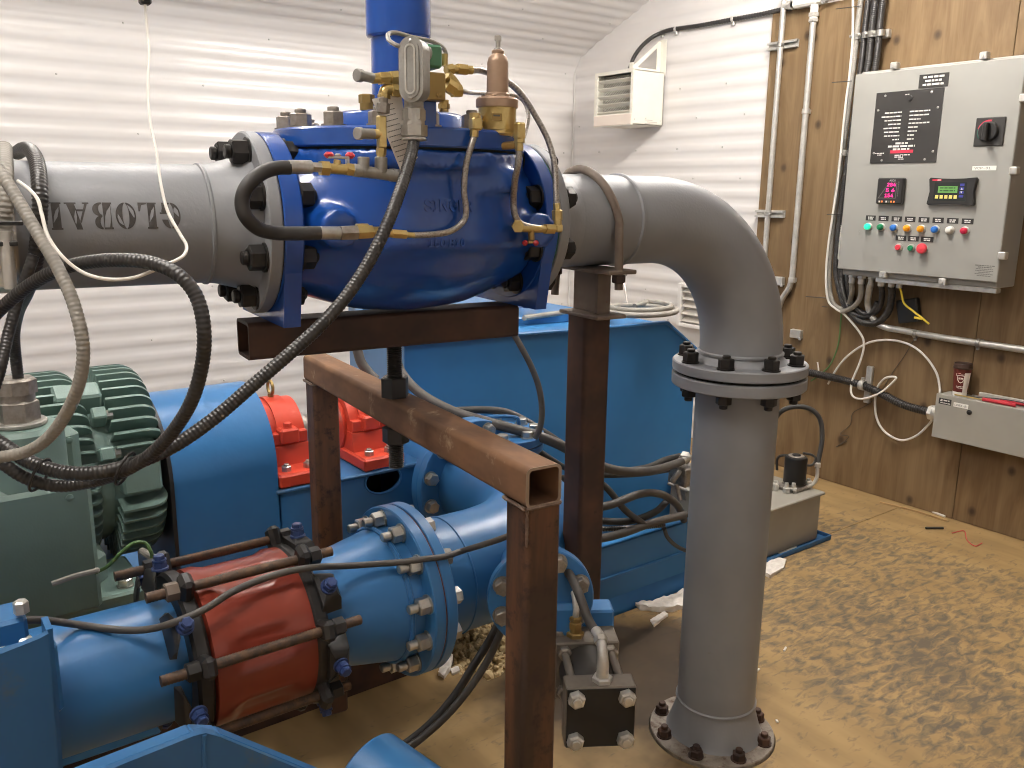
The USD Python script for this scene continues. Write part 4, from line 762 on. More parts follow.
for k in range(8):
    a = math.radians(22.5 + 45 * k + 2); part(sp, 'flange_nut', bolt((0.157 * math.cos(a) - 0.008, 0.157 * math.sin(a) + 0.002, 0.011), (0, 0, 1), 0.034, 0.02, 0.012, rot=a), 'rust_dark')
# ---- saddle beam, threaded rod, portal frame
b = thing('saddle_beam', 'short brown square tube beam under the blue valve feet', 'beam', V(-1.04, 0, -0.215))
part(b, 'tube', tubebeam(V(-1.337, 0.005, -0.2165), V(-0.742, 0.005, -0.2165), VV, np.array([0, 0, 1.0]), 0.085, 0.072, 0.006, 0.010), 'rust_dark')
SR = -1.027
r = thing('threaded_rod', 'black threaded rod with a hex nut between the two brown beams', 'threaded rod', V(SR, 0, -0.36))
ks = np.arange(0, 0.27, 0.0022); part(r, 'rod', tv(lathe([(0.0165 - 0.0018 * (i % 2), -0.2525 - k) for i, k in enumerate(ks)], (SR, 0, 0), (0, 0, 1), 24)), 'iron_black')
ZB = 1.162 - 1.526
part(r, 'nut', hexa(V(SR, 0, ZB), (0, 0, 1), 0.052, 0.044, 0.003, 0.35), 'iron_black'); part(r, 'nut', hexa(V(SR, 0, ZB - 0.068), (0, 0, -1), 0.05, 0.035, 0.003, 0.1), 'iron_black')
pf = thing('portal_frame', 'brown steel goalpost frame straddling the blue pipe', 'steel frame', V(-1.02, 0, -1.5))
W_ = 0.068
part(pf, 'crossbeam', tubebeam(V(-1.014, -0.552, ZB - W_ / 2), V(-1.014, 0.545, ZB - W_ / 2), UX, np.array([0, 0, 1.0]), 0.068, W_, 0.005, 0.011), 'rust_orange')
o = sbox(-0.034 + 0.011, -0.034 + 0.011, 0.034 - 0.011, 0.034 - 0.011).buffer(0.0112, 4); i_ = sbox(-0.033 + 0.011, -0.034 + 0.011, 0.033 - 0.011, 0.034 - 0.011).buffer(0.0065, 4)
part(pf, 'cut_edge', tv(plate(o.difference(i_), (-1.014, -0.5525, ZB - W_ / 2), (1, 0, 0), (0, 0, 1), 0.0012)), 'raw_edge', 'bright sawn end of the tube')
for t_ in (-0.5185, 0.511):
    zf = -1.524 if t_ < 0 else -1.326
    part(pf, 'post', tubebeam(V(-1.012, t_ - 0.001, ZB - W_), V(-1.012, t_ - 0.001, zf), UX, VV, 0.070, 0.068, 0.005, 0.011), 'rust')
    c = V(-1.018, t_, ZB - W_); q = [c + UX * (a * 0.035 + 0.004) + VV * b_ * 0.034 for a, b_ in ((-1, -1), (1, -1), (1, 1), (-1, 1), (-1, -1))]
    part(pf, 'weld_bead', sweep(resample(np.array(q), 0.004), 0.0028 * (1 + 0.4 * RNG.random(len(resample(np.array(q), 0.004)))), 6), 'weld_steel')
    part(pf, 'base_plate', tv(cbox((-1.06, t_ - 0.045, zf - 0.002), (-0.976, t_ + 0.045, zf + 0.008), 0.002)), 'rust_dark')
    if t_ > 0: part(pf, 'outrigger', tv(cbox((-1.052, t_ - 0.045, zf - 0.07), (-0.984, 0.80, zf - 0.002), 0.006)), 'rust_dark')
part(pf, 'weld_spatter', sweep(np.array([V(-1.044, -0.551, ZB - W_ - k * 0.006) for k in range(12)]), 0.002 * (0.5 + RNG.random(12)), 6), 'weld_steel')
# ---- column under the grey pipe with U-bolt
CS = -0.519
pc = thing('pipe_column', 'thick brown square column carrying the grey pipe behind the frame', 'column', V(CS, 0, -1.2))
part(pc, 'column_tube', tubebeam(V(CS, 0.0, -0.222), V(CS, 0.0, -1.10), UX, VV, 0.078, 0.078, 0.006, 0.012), 'rust_dark')
part(pc, 'cap_plate', tv(cbox((CS - 0.043, -0.088, -0.222), (CS + 0.043, 0.066, -0.213), 0.002)), 'rust_grey')
part(pc, 'stub_web', tv(cbox((CS - 0.005, -0.05, -0.213), (CS + 0.005, 0.06, -0.115), 0.001)), 'rust_grey')
part(pc, 'stub_web', tv(cbox((CS - 0.019, -0.055, -0.213), (CS + 0.019, -0.045, -0.115), 0.001)), 'rust_grey')
part(pc, 'saddle_plate', tv(cbox((CS - 0.043, -0.127, -0.1155), (CS + 0.036, 0.125, -0.106), 0.002)), 'rust_grey')
part(pc, 'base_plate', tv(cbox((CS - 0.045, -0.045, -1.11), (CS + 0.045, 0.045, -1.10), 0.002)), 'rust_dark')
ub = thing('u_bolt', 'rusty U-bolt clamped over the grey pipe beside the valve', 'u-bolt', V(CS, 0, -0.1))
A = np.linspace(0, PI, 28); rb = RR + 0.011
SU = CS - 0.012; P = [V(SU + 0.006, -rb, -0.150)] + [V(SU - 0.030 * math.sin(a), -rb * math.cos(a), rb * math.sin(a)) for a in A] + [V(SU - 0.01, rb, -0.185)]
part(ub, 'rod', sweep(np.array(P), 0.0098, 12), 'rust_grey')
for t_ in (-rb, rb): part(ub, 'nut', [hexa(V(SU + (0.005 if t_ < 0 else -0.008), t_, -0.117), (0, 0, -1), 0.027, 0.018, 0.002)], 'rust_dark')
part(pc, 'weld_bracket', tv(cbox((CS - 0.03, 0.03, -0.90), (CS + 0.03, 0.15, -0.82), 0.004)), 'rust_dark')
# ================================================================== PILOT TRIM ON THE VALVE
TF = -0.262
def T(x, y, t=TF): return PT(x, y, t)
def hexrod(p0, p1, af): 
    p0, p1 = np.asarray(p0), np.asarray(p1); return hexa(p0, p1 - p0, af, np.linalg.norm(p1 - p0), af * 0.05)
bh = thing('bypass_hose', 'black rubber hose looping beside the blue valve between two crimped fittings', 'hose', T(300, 200))
ht = TF - 0.01
part(bh, 'rubber_hose', sweep(spline([T(290, 167.5, ht), T(277, 168, ht), T(262, 173, ht - 0.01), T(248, 185, ht - 0.02), T(242, 201, ht - 0.02), T(246, 217, ht - 0.02), T(259, 229, ht - 0.01), T(275, 233, ht), T(292, 233.5, ht), T(320, 233, ht)], 8), 0.0112, 18), 'rubber')
part(bh, 'crimp_collar', cyl(T(288, 167, ht), T(312, 167, ht), 0.0108, 20, 0.0015), 'zinc'); part(bh, 'crimp_collar', cyl(T(317, 233, ht), T(340, 233, ht), 0.0108, 20, 0.0015), 'zinc')
part(bh, 'swivel_nut', hexrod(T(311, 167, ht), T(321, 167.5, ht), 0.015), 'zinc'); part(bh, 'swivel_nut', hexrod(T(340, 233, ht), T(357, 232.5, ht), 0.022), 'dull_zinc')
bv = thing('ball_valve', 'small brass ball valve with red butterfly handle on the upper hose', 'valve', T(340, 168))
part(bv, 'valve_body', [hexrod(T(320, 168), T(329, 168.5), 0.022), cyl(T(328, 168.5), T(349, 169.5), 0.0085, 18, 0.001), hexrod(T(346, 169), T(353, 170), 0.019), cyl(T(336, 168), T(337.5, 160), 0.006, 14)], 'brass')
hp = T(338, 157.5)
part(bv, 'handle', [obox(hp, (0.036, 0.010, 0.004), [UX, VV, [0, 0, 1]], 0.001), hexa(hp, (0, 0, 1), 0.009, 0.006), obox(hp + UX * 0.016 + [0, 0, -0.004], (0.004, 0.012, 0.012), [UX, VV, [0, 0, 1]], 0.001)], 'zinc')
part(bv, 'handle_grip', obox(T(329, 155), (0.016, 0.013, 0.010), [UX, VV, [0, 0, 1]], 0.004), 'red_plastic'); part(bv, 'handle_grip', obox(T(350, 155.5), (0.016, 0.011, 0.010), [UX, VV, [0, 0, 1]], 0.004), 'red_plastic')
tf = thing('pipe_tee', 'dull grey threaded tee fitting beside the red handled ball valve', 'pipe fitting', T(375, 172))
part(tf, 'run', [cyl(T(353, 170), T(361, 171), 0.0105, 18, 0.001), cyl(T(359, 171), T(397, 176), 0.0095, 18, 0.001), cyl(T(391, 175), T(402, 176, TF + 0.03), 0.011, 18)], 'cast_grey')
part(tf, 'branch', [cyl(T(363.5, 172), T(363.5, 157), 0.0098, 18, 0.001), cyl(T(381, 173), T(381, 157), 0.0105, 18, 0.001)], 'cast_grey')
nv = thing('needle_valve', 'upright brass needle valve with grey knob above the tee', 'valve', T(381, 140))
part(nv, 'valve_body', [cyl(T(381, 158), T(381, 152), 0.0075, 14), hexrod(T(381, 155), T(381.5, 148), 0.015), obox(T(381.5, 132), (0.0145, 0.014, 0.052), [UX, VV, [0, 0, 1]], 0.002), cyl(T(380, 134), T(371, 134), 0.008, 16)], 'brass')
part(nv, 'knob', [cyl(T(373, 134, TF), T(359, 133.5, TF - 0.012), 0.0085, 18, 0.001), cyl(T(361, 133.6, TF - 0.012), T(357, 133.5, TF - 0.016), 0.0102, 18, 0.001)], 'cast_grey')
part(nv, 'union_nut', [hexrod(T(383, 113), T(383.5, 103), 0.019), cyl(T(383.5, 103), T(383.7, 98), 0.0075, 14)], 'dull_zinc')
# brass elbow and second needle valve feeding the solenoid block
TB = -0.235
ev = thing('needle_valve', 'brass needle valve lying level with a grey knob in front of the blue tube', 'valve', T(380, 78, TB))
part(ev, 'valve_body', [cyl(T(372, 78.5, TB), T(400, 77.5, TB), 0.0085, 18), hexrod(T(379, 78.5, TB), T(388, 78, TB), 0.019), hexrod(T(390, 78, TB), T(398, 77.5, TB), 0.021)], 'brass')
part(ev, 'knob', [cyl(T(373, 78, TB), T(360, 75.5, TB - 0.01), 0.0082, 18, 0.001), cyl(T(361.5, 75.8, TB - 0.01), T(356.5, 75, TB - 0.014), 0.0105, 18, 0.001)], 'cast_grey')
el = thing('brass_elbow', 'polished brass elbow just below the level needle valve', 'pipe fitting', T(385, 92, TB))
part(el, 'elbow_body', [sweep(spline([T(384, 99, TB), T(384, 93, TB), T(386, 90, TB), T(391, 89.5, TB), T(404, 91, TB)], 6), 0.0092, 16), hexrod(T(391, 90, TB), T(399, 91, TB), 0.02), hexrod(T(384, 99, TB), T(384, 94, TB), 0.019)], 'brass')
# conduit body
TC = -0.285
cb = thing('conduit_fitting', 'grey cast conduit body with screwed oval cover beside the green solenoid', 'conduit fitting', T(411, 70, TC))
NC = np.array([-0.80, -0.60, 0.0]); EC = np.array([0.60, -0.80, 0.0]); CC = T(411.5, 69.5, TC); hl = 0.030
stad = lambda r: Polygon([(0, -hl), (0, hl), (1e-4, hl)]).buffer(r, 12)
def cplate(poly, off, th): return plate(poly, CC + NC * off, EC, np.array([0, 0, 1.0]), th)
def vplate(poly, t, th): return tv(plate(poly, (0, t, 0), (1, 0, 0), (0, 0, 1), th))
part(cb, 'cover', [cplate(stad(0.0215), 0.0, 0.003), cplate(stad(0.015), 0.003, 0.0025)], 'cast_grey'); part(cb, 'cover_rib', cplate(stad(0.0095).difference(stad(0.0065)), 0.0055, 0.0016), 'galv')
part(cb, 'housing', cplate(stad(0.0205), -0.030, 0.030), 'cast_grey')
for q in (hl + 0.013, -hl - 0.013): part(cb, 'cover_screw', lathe([(0.0042, 0), (0.0042, 0.002), (0.0025, 0.003)], CC + NC * 0.003 + np.array([0, 0, q]), NC, 12), 'zinc')
part(cb, 'hub', [cyl(T(413.5, 96, TC + 0.018), T(414, 111, TC + 0.018), 0.0165, 22, 0.001)], 'cast_grey')
part(cb, 'connector', [cyl(T(414, 108, TC + 0.018), T(414.3, 140, TC + 0.018), 0.0178, 24, 0.001), hexrod(T(414, 110, TC + 0.018), T(414.1, 121, TC + 0.018), 0.034), hexrod(T(414.2, 125, TC + 0.018), T(414.3, 137, TC + 0.018), 0.039), ring(T(414.3, 141, TC + 0.018), (0, 0, 1), 0.012, 0.021, 0.006, 24)], 'zinc')
part(cb, 'side_hub', cyl(T(419, 52, TC + 0.018), T(429, 54, TC + 0.02), 0.0115, 20, 0.001), 'cast_grey')
so = thing('solenoid_pilot', 'solenoid pilot with green coil on a brass block beside the blue tube', 'solenoid valve', T(435, 80, -0.22))
def vb(x0, y0, x1, y1, t0, t1, ch=0.002):
    a, b_ = st(x0, y0, t0), st(x1, y1, t0); return tv(cbox((min(a[0], b_[0]), t0, min(a[2], b_[2])), (max(a[0], b_[0]), t1, max(a[2], b_[2])), ch))
part(so, 'coil', vb(424, 43, 443, 68.5, -0.255, -0.205, 0.004), 'green_coil', 'green coil housing'); part(so, 'brass_block', vb(423, 71, 446, 101, -0.262, -0.205, 0.002), 'dull_brass')
part(so, 'bracket', vb(421, 100, 437, 129, -0.24, -0.215, 0.002), 'valve_blue')
for q in ((427, 87), (439, 95)): part(so, 'block_screw', lathe([(0.0048, 0), (0.0048, 0.003), (0.003, 0.004)], T(*q, -0.262), -VV, 12), 'dull_brass')
part(so, 'brass_fitting', [hexrod(T(446, 70, -0.225), T(453, 69, -0.225), 0.017), cyl(T(451, 69, -0.225), T(472, 70, -0.225), 0.0075, 16), hexrod(T(457, 69, -0.225), T(467, 70, -0.225), 0.017)], 'brass')
part(so, 'brass_fitting', [sweep(spline([T(446, 76, -0.23), T(452, 82, -0.23), T(458, 91, -0.23)], 6), 0.011, 16), hexrod(T(446, 84, -0.235), T(455, 90, -0.235), 0.022), hexrod(T(452, 91, -0.235), T(461, 91, -0.235), 0.02)], 'brass')
part(so, 'brass_fitting', [cyl(T(444, 100, -0.22), T(444, 112, -0.22), 0.0085, 14), hexrod(T(444, 104, -0.22), T(444, 109, -0.22), 0.018)], 'brass'); part(so, 'lead_bushing', cyl(T(444.5, 66, -0.22), T(444.5, 54, -0.22), 0.006, 12), 'brass')
solo('grey_lead', hose([T(444, 66, -0.205), T(446, 55, -0.2), T(442, 47, -0.2), T(430, 41, -0.2), T(412, 37, -0.205), T(397, 33, -0.215), T(388.5, 34, -0.225), T(389, 40, -0.25), T(396, 45, -0.27), T(403, 47, -0.268)], 0.0038, 8), 'flex_grey', 'grey lead wire looping over the green solenoid coil', 'wire')
pp = thing('pressure_pilot', 'tall bronze pressure pilot with spring cap and brass body on the valve', 'pilot valve', T(497, 120, -0.2))
TP = -0.2
def lathepx(pr, x, t): 
    out = []
    for r_, y in pr: out.append((r_, st(x, y, t)[2]))
    c = st(x, pr[0][1], t); return tv(lathe([(r_, h) for r_, h in out], (c[0], t, 0), (0, 0, 1), 36))
part(pp, 'spring_cap', lathepx([(0.024, 98), (0.0225, 94), (0.0205, 93), (0.0195, 63), (0.017, 57.5), (0.011, 54), (0.0115, 53.5), (0.0115, 51), (0.009, 50)], 497.5, TP), 'bronze')
part(pp, 'adjusting_screw', [lathepx([(0.0045, 51), (0.0045, 41)], 498, TP), hexa(T(498, 51, TP), (0, 0, 1), 0.014, 0.005), hexa(T(498, 41, TP), (0, 0, 1), 0.011, 0.009, 0.0008, n=4)], 'zinc')
part(pp, 'cap_flange', lathepx([(0.0385, 108), (0.0395, 107), (0.0395, 100), (0.0375, 98.5), (0.024, 96.5)], 497, TP), 'bronze')
for k in range(8): part(pp, 'cap_screw', lathe([(0.004, 0), (0.004, 0.003)], T(497, 98.5, TP) + 0.031 * np.array([math.cos(k * PI / 4), math.sin(k * PI / 4), 0]), (0, 0, 1), 10), 'bronze')
part(pp, 'brass_body', lathepx([(0.030, 136), (0.034, 134), (0.0345, 131), (0.0355, 130.5), (0.0355, 108)], 497, TP), 'brass')
part(pp, 'nameplate', vb(492, 113, 502, 121, TP - 0.037, TP - 0.0345, 0.0003), 'dull_brass'); part(pp, 'nameplate_print', vb(493.5, 114.5, 500, 116.5, TP - 0.0376, TP - 0.037, 0.0001), 'print_grey')
part(pp, 'port_fitting', [hexrod(T(477, 121, TP), T(475, 121, TP - 0.04), 0.02), hexrod(T(475, 118, TP - 0.058), T(475, 113, TP - 0.058), 0.017), obox(T(475.5, 124, TP - 0.058), (0.02, 0.02, 0.022), [UX, VV, [0, 0, 1]], 0.003), hexrod(T(474.5, 127, TP - 0.058), T(474, 137, TP - 0.058), 0.0135)], 'brass')
part(pp, 'port_fitting', [obox(T(519.5, 131, TP - 0.058), (0.017, 0.02, 0.03), [UX, VV, [0, 0, 1]], 0.003), hexrod(T(519.5, 135, TP - 0.058), T(519.5, 143, TP - 0.058), 0.017), hexrod(T(519, 143, TP - 0.058), T(519, 151, TP - 0.058), 0.013)], 'brass')
part(pp, 'drain_elbow', [sweep(spline([T(497, 136, TP), T(497, 144, TP - 0.01), T(501, 146, TP - 0.02), T(518, 144.5, TP - 0.02)], 6), 0.0075, 14), hexrod(T(497, 139, TP), T(498, 147, TP - 0.01), 0.018)], 'dull_brass')
lv = thing('tap_valve', 'brass tap valve on the lower hose at the blue boss', 'valve', T(370, 231))
part(lv, 'valve_body', [hexrod(T(357, 232.5), T(372, 231.5), 0.021), cyl(T(370, 231.5), T(386, 232), 0.0085, 18), hexrod(T(378, 232), T(384, 232), 0.018), obox(T(362, 226), (0.022, 0.013, 0.008), [UX, VV, [0, 0, 1]], 0.002)], 'brass'); part(lv, 'stem', cyl(T(363, 229), T(363, 229, TF + 0.09), 0.010, 16), 'dull_brass')
part(lv, 'tube_nut', [hexrod(T(392, 233.5), T(406, 234.5), 0.0145), cyl(T(384, 233), T(394, 233.5), 0.007, 14), cyl(T(405, 234.5), T(416, 235.5), 0.005, 12)], 'brass')
solo('sense_tube', hose([T(414, 235.3), T(432, 234.5), T(448, 232), T(459, 226), T(465, 218), T(466, 207), T(464, 190), T(466, 165, -0.264), T(470, 150, -0.264), T(474, 137, -0.258)], 0.0055, 12, 8), 'braid', 'braided steel tube in front of the valve body below the bronze pilot', 'tube')
TQ = -0.225
solo('sense_tube', hose([T(519, 151, TP - 0.058), T(518, 165, -0.256), T(515, 180, -0.245), T(513.5, 200, TQ), T(515, 215, TQ), T(520, 223, TQ), T(530, 227, TQ), T(546, 229, TQ)], 0.0062, 12, 8), 'braid', 'braided steel tube from the pilot port down to the cross fitting at the right flange', 'tube')
solo('sense_tube', hose([T(471, 70, -0.225), T(483, 71, -0.18), T(505, 80, -0.15), T(522, 95, -0.15), T(535, 115, -0.16), T(548, 140, -0.18), T(554.5, 165, -0.2), T(556, 190, -0.215), T(556.5, 204, -0.222)], 0.006, 12, 8), 'braid', 'braided steel tube arching behind the bronze pilot to the right flange', 'tube')
solo('sense_tube', hose([T(460, 91, -0.235), T(475, 93, -0.15), T(500, 94, -0.1), T(520, 98, -0.1), T(528, 112, -0.12), T(526, 130, -0.14), T(521, 142, -0.17), T(515, 146, -0.2)], 0.0042, 10, 8), 'braid', 'thin steel tube coiling behind the bronze pilot', 'tube')
cr = thing('cross_fitting', 'brass cross fitting with tiny red handles at the right valve flange', 'pipe fitting', T(530, 230, TQ))
part(cr, 'fitting_body', [hexrod(T(518, 226, TQ), T(518, 226.5, TQ - 0.012), 0.022), cyl(T(518, 228, TQ), T(540, 229, TQ), 0.0075, 14), hexrod(T(545, 229, TQ), T(554, 229, TQ), 0.018), hexrod(T(540, 229, TQ), T(545, 229, TQ), 0.013), obox(T(558, 228, TQ), (0.016, 0.016, 0.016), [UX, VV, [0, 0, 1]], 0.003), hexrod(T(557.5, 220, TQ), T(557, 210, TQ), 0.018), hexrod(T(557, 211, TQ), T(556.5, 203, TQ), 0.0125), cyl(T(558, 228, TQ), T(557.5, 218, TQ), 0.008, 14)], 'brass')
part(cr, 'drain_cock', [cyl(T(531, 229, TQ), T(531.5, 240, TQ), 0.006, 12), obox(T(531.5, 242, TQ), (0.018, 0.006, 0.006), [UX, VV, [0, 0, 1]], 0.001)], 'dull_brass')
for x in (525, 536): part(cr, 'handle_grip', obox(T(x, 243, TQ - 0.004), (0.012, 0.01, 0.011), [UX, VV, [0, 0, 1]], 0.004), 'red_plastic')
part(cr, 'tap_stem', cyl(T(518, 227, TQ), T(518, 227, TQ + 0.09), 0.008, 14), 'dull_brass')
# paper tag hanging behind the conduit
t1 = [st(372, 99, -0.255), st(401, 92, -0.225), st(406, 118, -0.235), st(420, 157, -0.245), st(402, 174, -0.262)]
tg = thing('paper_tag', 'white printed paper tag hanging behind the black conduit on the valve', 'tag', T(395, 130, -0.25))
o_ = np.array(t1[0]); exv = np.array(t1[1]) - o_; exv /= np.linalg.norm(exv); eyv = np.array(t1[4]) - o_; eyv -= exv * (eyv @ exv); eyv /= np.linalg.norm(eyv)
poly = Polygon([((np.array(p) - o_) @ exv, (np.array(p) - o_) @ eyv) for p in t1])
part(tg, 'sheet', tv(plate(poly, o_, exv, eyv, 0.0005)), 'paper')
nrm = np.cross(exv, eyv); pr = []
for k in range(13):
    yk = 0.014 + k * 0.0085; seg = poly.intersection(sbox(0.006, yk, 0.05, yk + 0.0016)).buffer(-0.0003)
    for gg in getattr(seg, 'geoms', [seg]):
        if gg.is_empty: continue
        x0, _, x1, _ = gg.bounds
        for a, b_ in wordbars(x1 - x0 - 0.008, 0.0018, rr):
            for off in (-0.0004, 0.0007): pr.append(tv(plate(sbox(x0 + 0.004 + a, yk, x0 + 0.004 + b_, yk + 0.0014), o_ + nrm * off, exv, eyv, 0.0002)))
if pr: part(tg, 'print', cat(pr), 'print_grey', kind='stuff')
# ================================================================== SKID, TANK, PUMP, MOTOR
EXv, EYv, EZv = np.array([1.0, 0, 0]), np.array([0, 1.0, 0]), np.array([0, 0, 1.0])
WA = [EXv, EYv, EZv]
sk = thing('skid', 'blue steel channel skid carrying motor, pump and tank', 'skid', (-0.8, 0.9, 0))
ch = Polygon([(0, 0), (0.075, 0), (0.075, 0.012), (0.009, 0.016), (0.009, 0.184), (0.075, 0.188), (0.075, 0.2), (0, 0.2)])
for x0, L, y, s, m_ in ((-2.62, 3.6, 1.95, -1, 'tank_blue'), (-2.62, 2.2, 0.803, 1, 'rust_dark')):
    m = trimesh.creation.extrude_polygon(ch, L, engine='earcut'); v = m.vertices; m.vertices = np.stack([x0 + v[:, 2], y + s * v[:, 0], v[:, 1] - 0.02], 1); part(sk, 'side_channel', fixw(m), m_, 'dark brown rail' if m_ == 'rust_dark' else None)
part(sk, 'deck_plate', cbox((-2.6, 0.80, 0.181), (-0.13, 1.94, 0.19), 0.002), 'dirty_blue')
part(sk, 'side_panel', [cbox((-0.10, 0.752, -0.03), (1.02, 0.762, 0.27), 0.002), cbox((-0.10, 0.752, 0.262), (1.02, 0.80, 0.270), 0.002)], 'tank_blue')
part(sk, 'stiffener', cbox((-0.095, 0.742, 0.135), (1.02, 0.752, 0.143), 0.001), 'tank_blue')
part(sk, 'toe_strip', trimesh.convex.convex_hull(np.array([(x, y, z) for x in (-0.10, 1.02) for y, z in ((0.725, -0.02), (0.725, 0.0), (0.751, 0.045), (0.751, -0.02))])), 'pump_blue')
tk = thing('water_tank', 'big blue steel tank with sloping end behind the brown column', 'tank', (0.4, 1.8, 0.2))
T0 = np.array([(-0.372, 1.2), (1.2, 1.2), (1.2, 2.35), (-0.03, 2.35)])
zt = lambda x: 1.045 - (x + 0.372) * 0.026 if x < 0.985 else 1.01 - (x - 0.985) * 0.70
fp_ = [(-0.372, -0.05), (1.2, -0.05), (1.2, 0.86), (0.985, 1.01), (-0.372, 1.045)]
bp_ = [(-0.03, -0.05), (1.2, -0.05), (1.2, 0.86), (0.985, 1.01), (-0.03, 1.04)]
v = np.array([(x, 1.2, z) for x, z in fp_] + [(x, 2.35, z) for x, z in bp_]); part(tk, 'shell', trimesh.convex.convex_hull(v), 'tank_blue', smooth=15)
def strip(p, q, w=0.028, th=0.012, out=0.016):
    p, q = np.array(p, float), np.array(q, float); a = (q - p) / np.linalg.norm(q - p); n = np.cross(a, [0, -1.0, 0]); n = n / np.linalg.norm(n)
    n = n if n[2] > 0 else -n
    return obox((p + q) / 2 + n * th / 2 + np.array([0, -out / 2 + 0.006, 0]), (np.linalg.norm(q - p), out + 0.02, th), [a, np.array([0, 1.0, 0]), n], 0.003)
part(tk, 'top_rim', [strip((-0.385, 1.2, 1.045), (0.99, 1.2, 1.01)), strip((0.975, 1.2, 1.013), (1.205, 1.2, 0.855))], 'pump_blue')
part(tk, 'top_rim', sweep(resample(np.array([(-0.375, 1.19, 1.05), (-0.03, 2.34, 1.045)]), 0.2), 0.014, 8), 'pump_blue')
part(tk, 'lid', cbox((-0.06, 1.42, 1.02), (0.70, 2.25, 1.062), 0.006), 'pump_blue')
part(tk, 'lid_handle', hose([PZ(521, 308, 1.06), PZ(521, 308, 1.06) + [0, 0, 0.03], PZ(524, 306, 1.10), PZ(534, 305, 1.10), PZ(540, 307, 1.06) + [0, 0, 0.03], PZ(540, 309, 1.06)], 0.009, 10), 'valve_blue')
part(tk, 'stains', cat([cbox((-0.3, 1.1995, 0.3), (-0.299, 1.2, 0.301), 0.0001)]), 'tank_blue') if False else None
for k, rr2 in enumerate((0.0, 0.016, -0.014)):
    pass
cz = 1.052
co = PZ(640, 313, cz); P = []
for a in np.linspace(0, 2 * PI * 2.75, 90):
    rx = 0.155 + 0.02 * math.sin(a * 0.37); P.append(co + np.array([rx * math.cos(a + 2.2), 0.9 * rx * math.sin(a + 2.2), 0.004 + 0.0045 * a / PI + 0.006 * math.sin(a * 0.5)]))
P += [P[-1] + np.array([-0.1, -0.02, -0.01])]
solo('coiled_hose', sweep(np.array(P), 0.0125, 10), 'flex_grey', 'coil of grey hose lying on top of the blue tank', 'hose')
solo('grey_hose', hose([PZ(524, 318, cz + 0.012), PZ(545, 315, cz + 0.012), PZ(575, 311, cz + 0.012), PZ(600, 308, cz + 0.012)], 0.012, 10), 'flex_grey', 'length of grey hose lying along the tank top left of the column', 'hose')
solo('wire_hook', hose([PZ(627, 303, 1.075), PZ(625, 296, 1.10) + [0, 0, 0.03], PZ(623, 291, 1.12) + [0, 0, 0.05], PZ(621, 287, 1.14) + [0, 0, 0.06], PZ(624, 285, 1.15) + [0, 0, 0.06], PZ(626, 288, 1.15) + [0, 0, 0.06]], 0.0035, 6), 'stainless', 'small wire hook standing up by the hose coil', 'wire')
# ---- bearing pedestal with an oval hand hole
pe = thing('bearing_pedestal', 'blue fabricated pedestal with an oval hole under the red bearings', 'pedestal', (-0.78, 1.0, 0.19))
hc = PY(383, 480, 0.78); o = sbox(-1.03 + 0.02, 0.19, -0.515, 0.742).buffer(0.0); outer = Polygon([(-1.03, 0.19), (-0.515, 0.19), (-0.515, 0.742), (-1.03, 0.742)])
hole = affinity.scale(Point(hc[0], hc[2]).buffer(1, 24), 0.062, 0.042)
part(pe, 'side_plate', plate(outer.difference(hole), (0, 0.79, 0), (1, 0, 0), (0, 0, 1), 0.010), 'pump_blue')
part(pe, 'side_plate', plate(outer, (0, 1.23, 0), (1, 0, 0), (0, 0, 1), 0.010), 'pump_blue')
part(pe, 'top_plate', cbox((-1.035, 0.772, 0.735), (-0.512, 1.24, 0.748), 0.004), 'dirty_blue'); part(pe, 'end_plate', cbox((-1.032, 0.78, 0.19), (-1.018, 1.23, 0.737), 0.004), 'pump_blue'); part(pe, 'end_plate', cbox((-0.527, 0.76, 0.19), (-0.507, 1.27, 0.90), 0.004), 'pump_blue')
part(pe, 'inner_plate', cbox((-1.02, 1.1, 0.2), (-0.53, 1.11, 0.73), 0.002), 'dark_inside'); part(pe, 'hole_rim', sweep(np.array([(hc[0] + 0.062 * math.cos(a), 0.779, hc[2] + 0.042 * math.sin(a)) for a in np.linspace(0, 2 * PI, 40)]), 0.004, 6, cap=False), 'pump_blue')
YS, ZS = 1.0, 0.852
part_sh = thing('drive_shaft', 'bright steel drive shaft between the two red bearings', 'shaft', (-0.8, YS, ZS))
part(part_sh, 'shaft', cyl((-1.30, YS, ZS), (-0.45, YS, ZS), 0.045, 36, 0.003), 'stainless'); part(part_sh, 'collar', cyl((-0.885, YS, ZS), (-0.855, YS, ZS), 0.056, 36, 0.003), 'stainless')
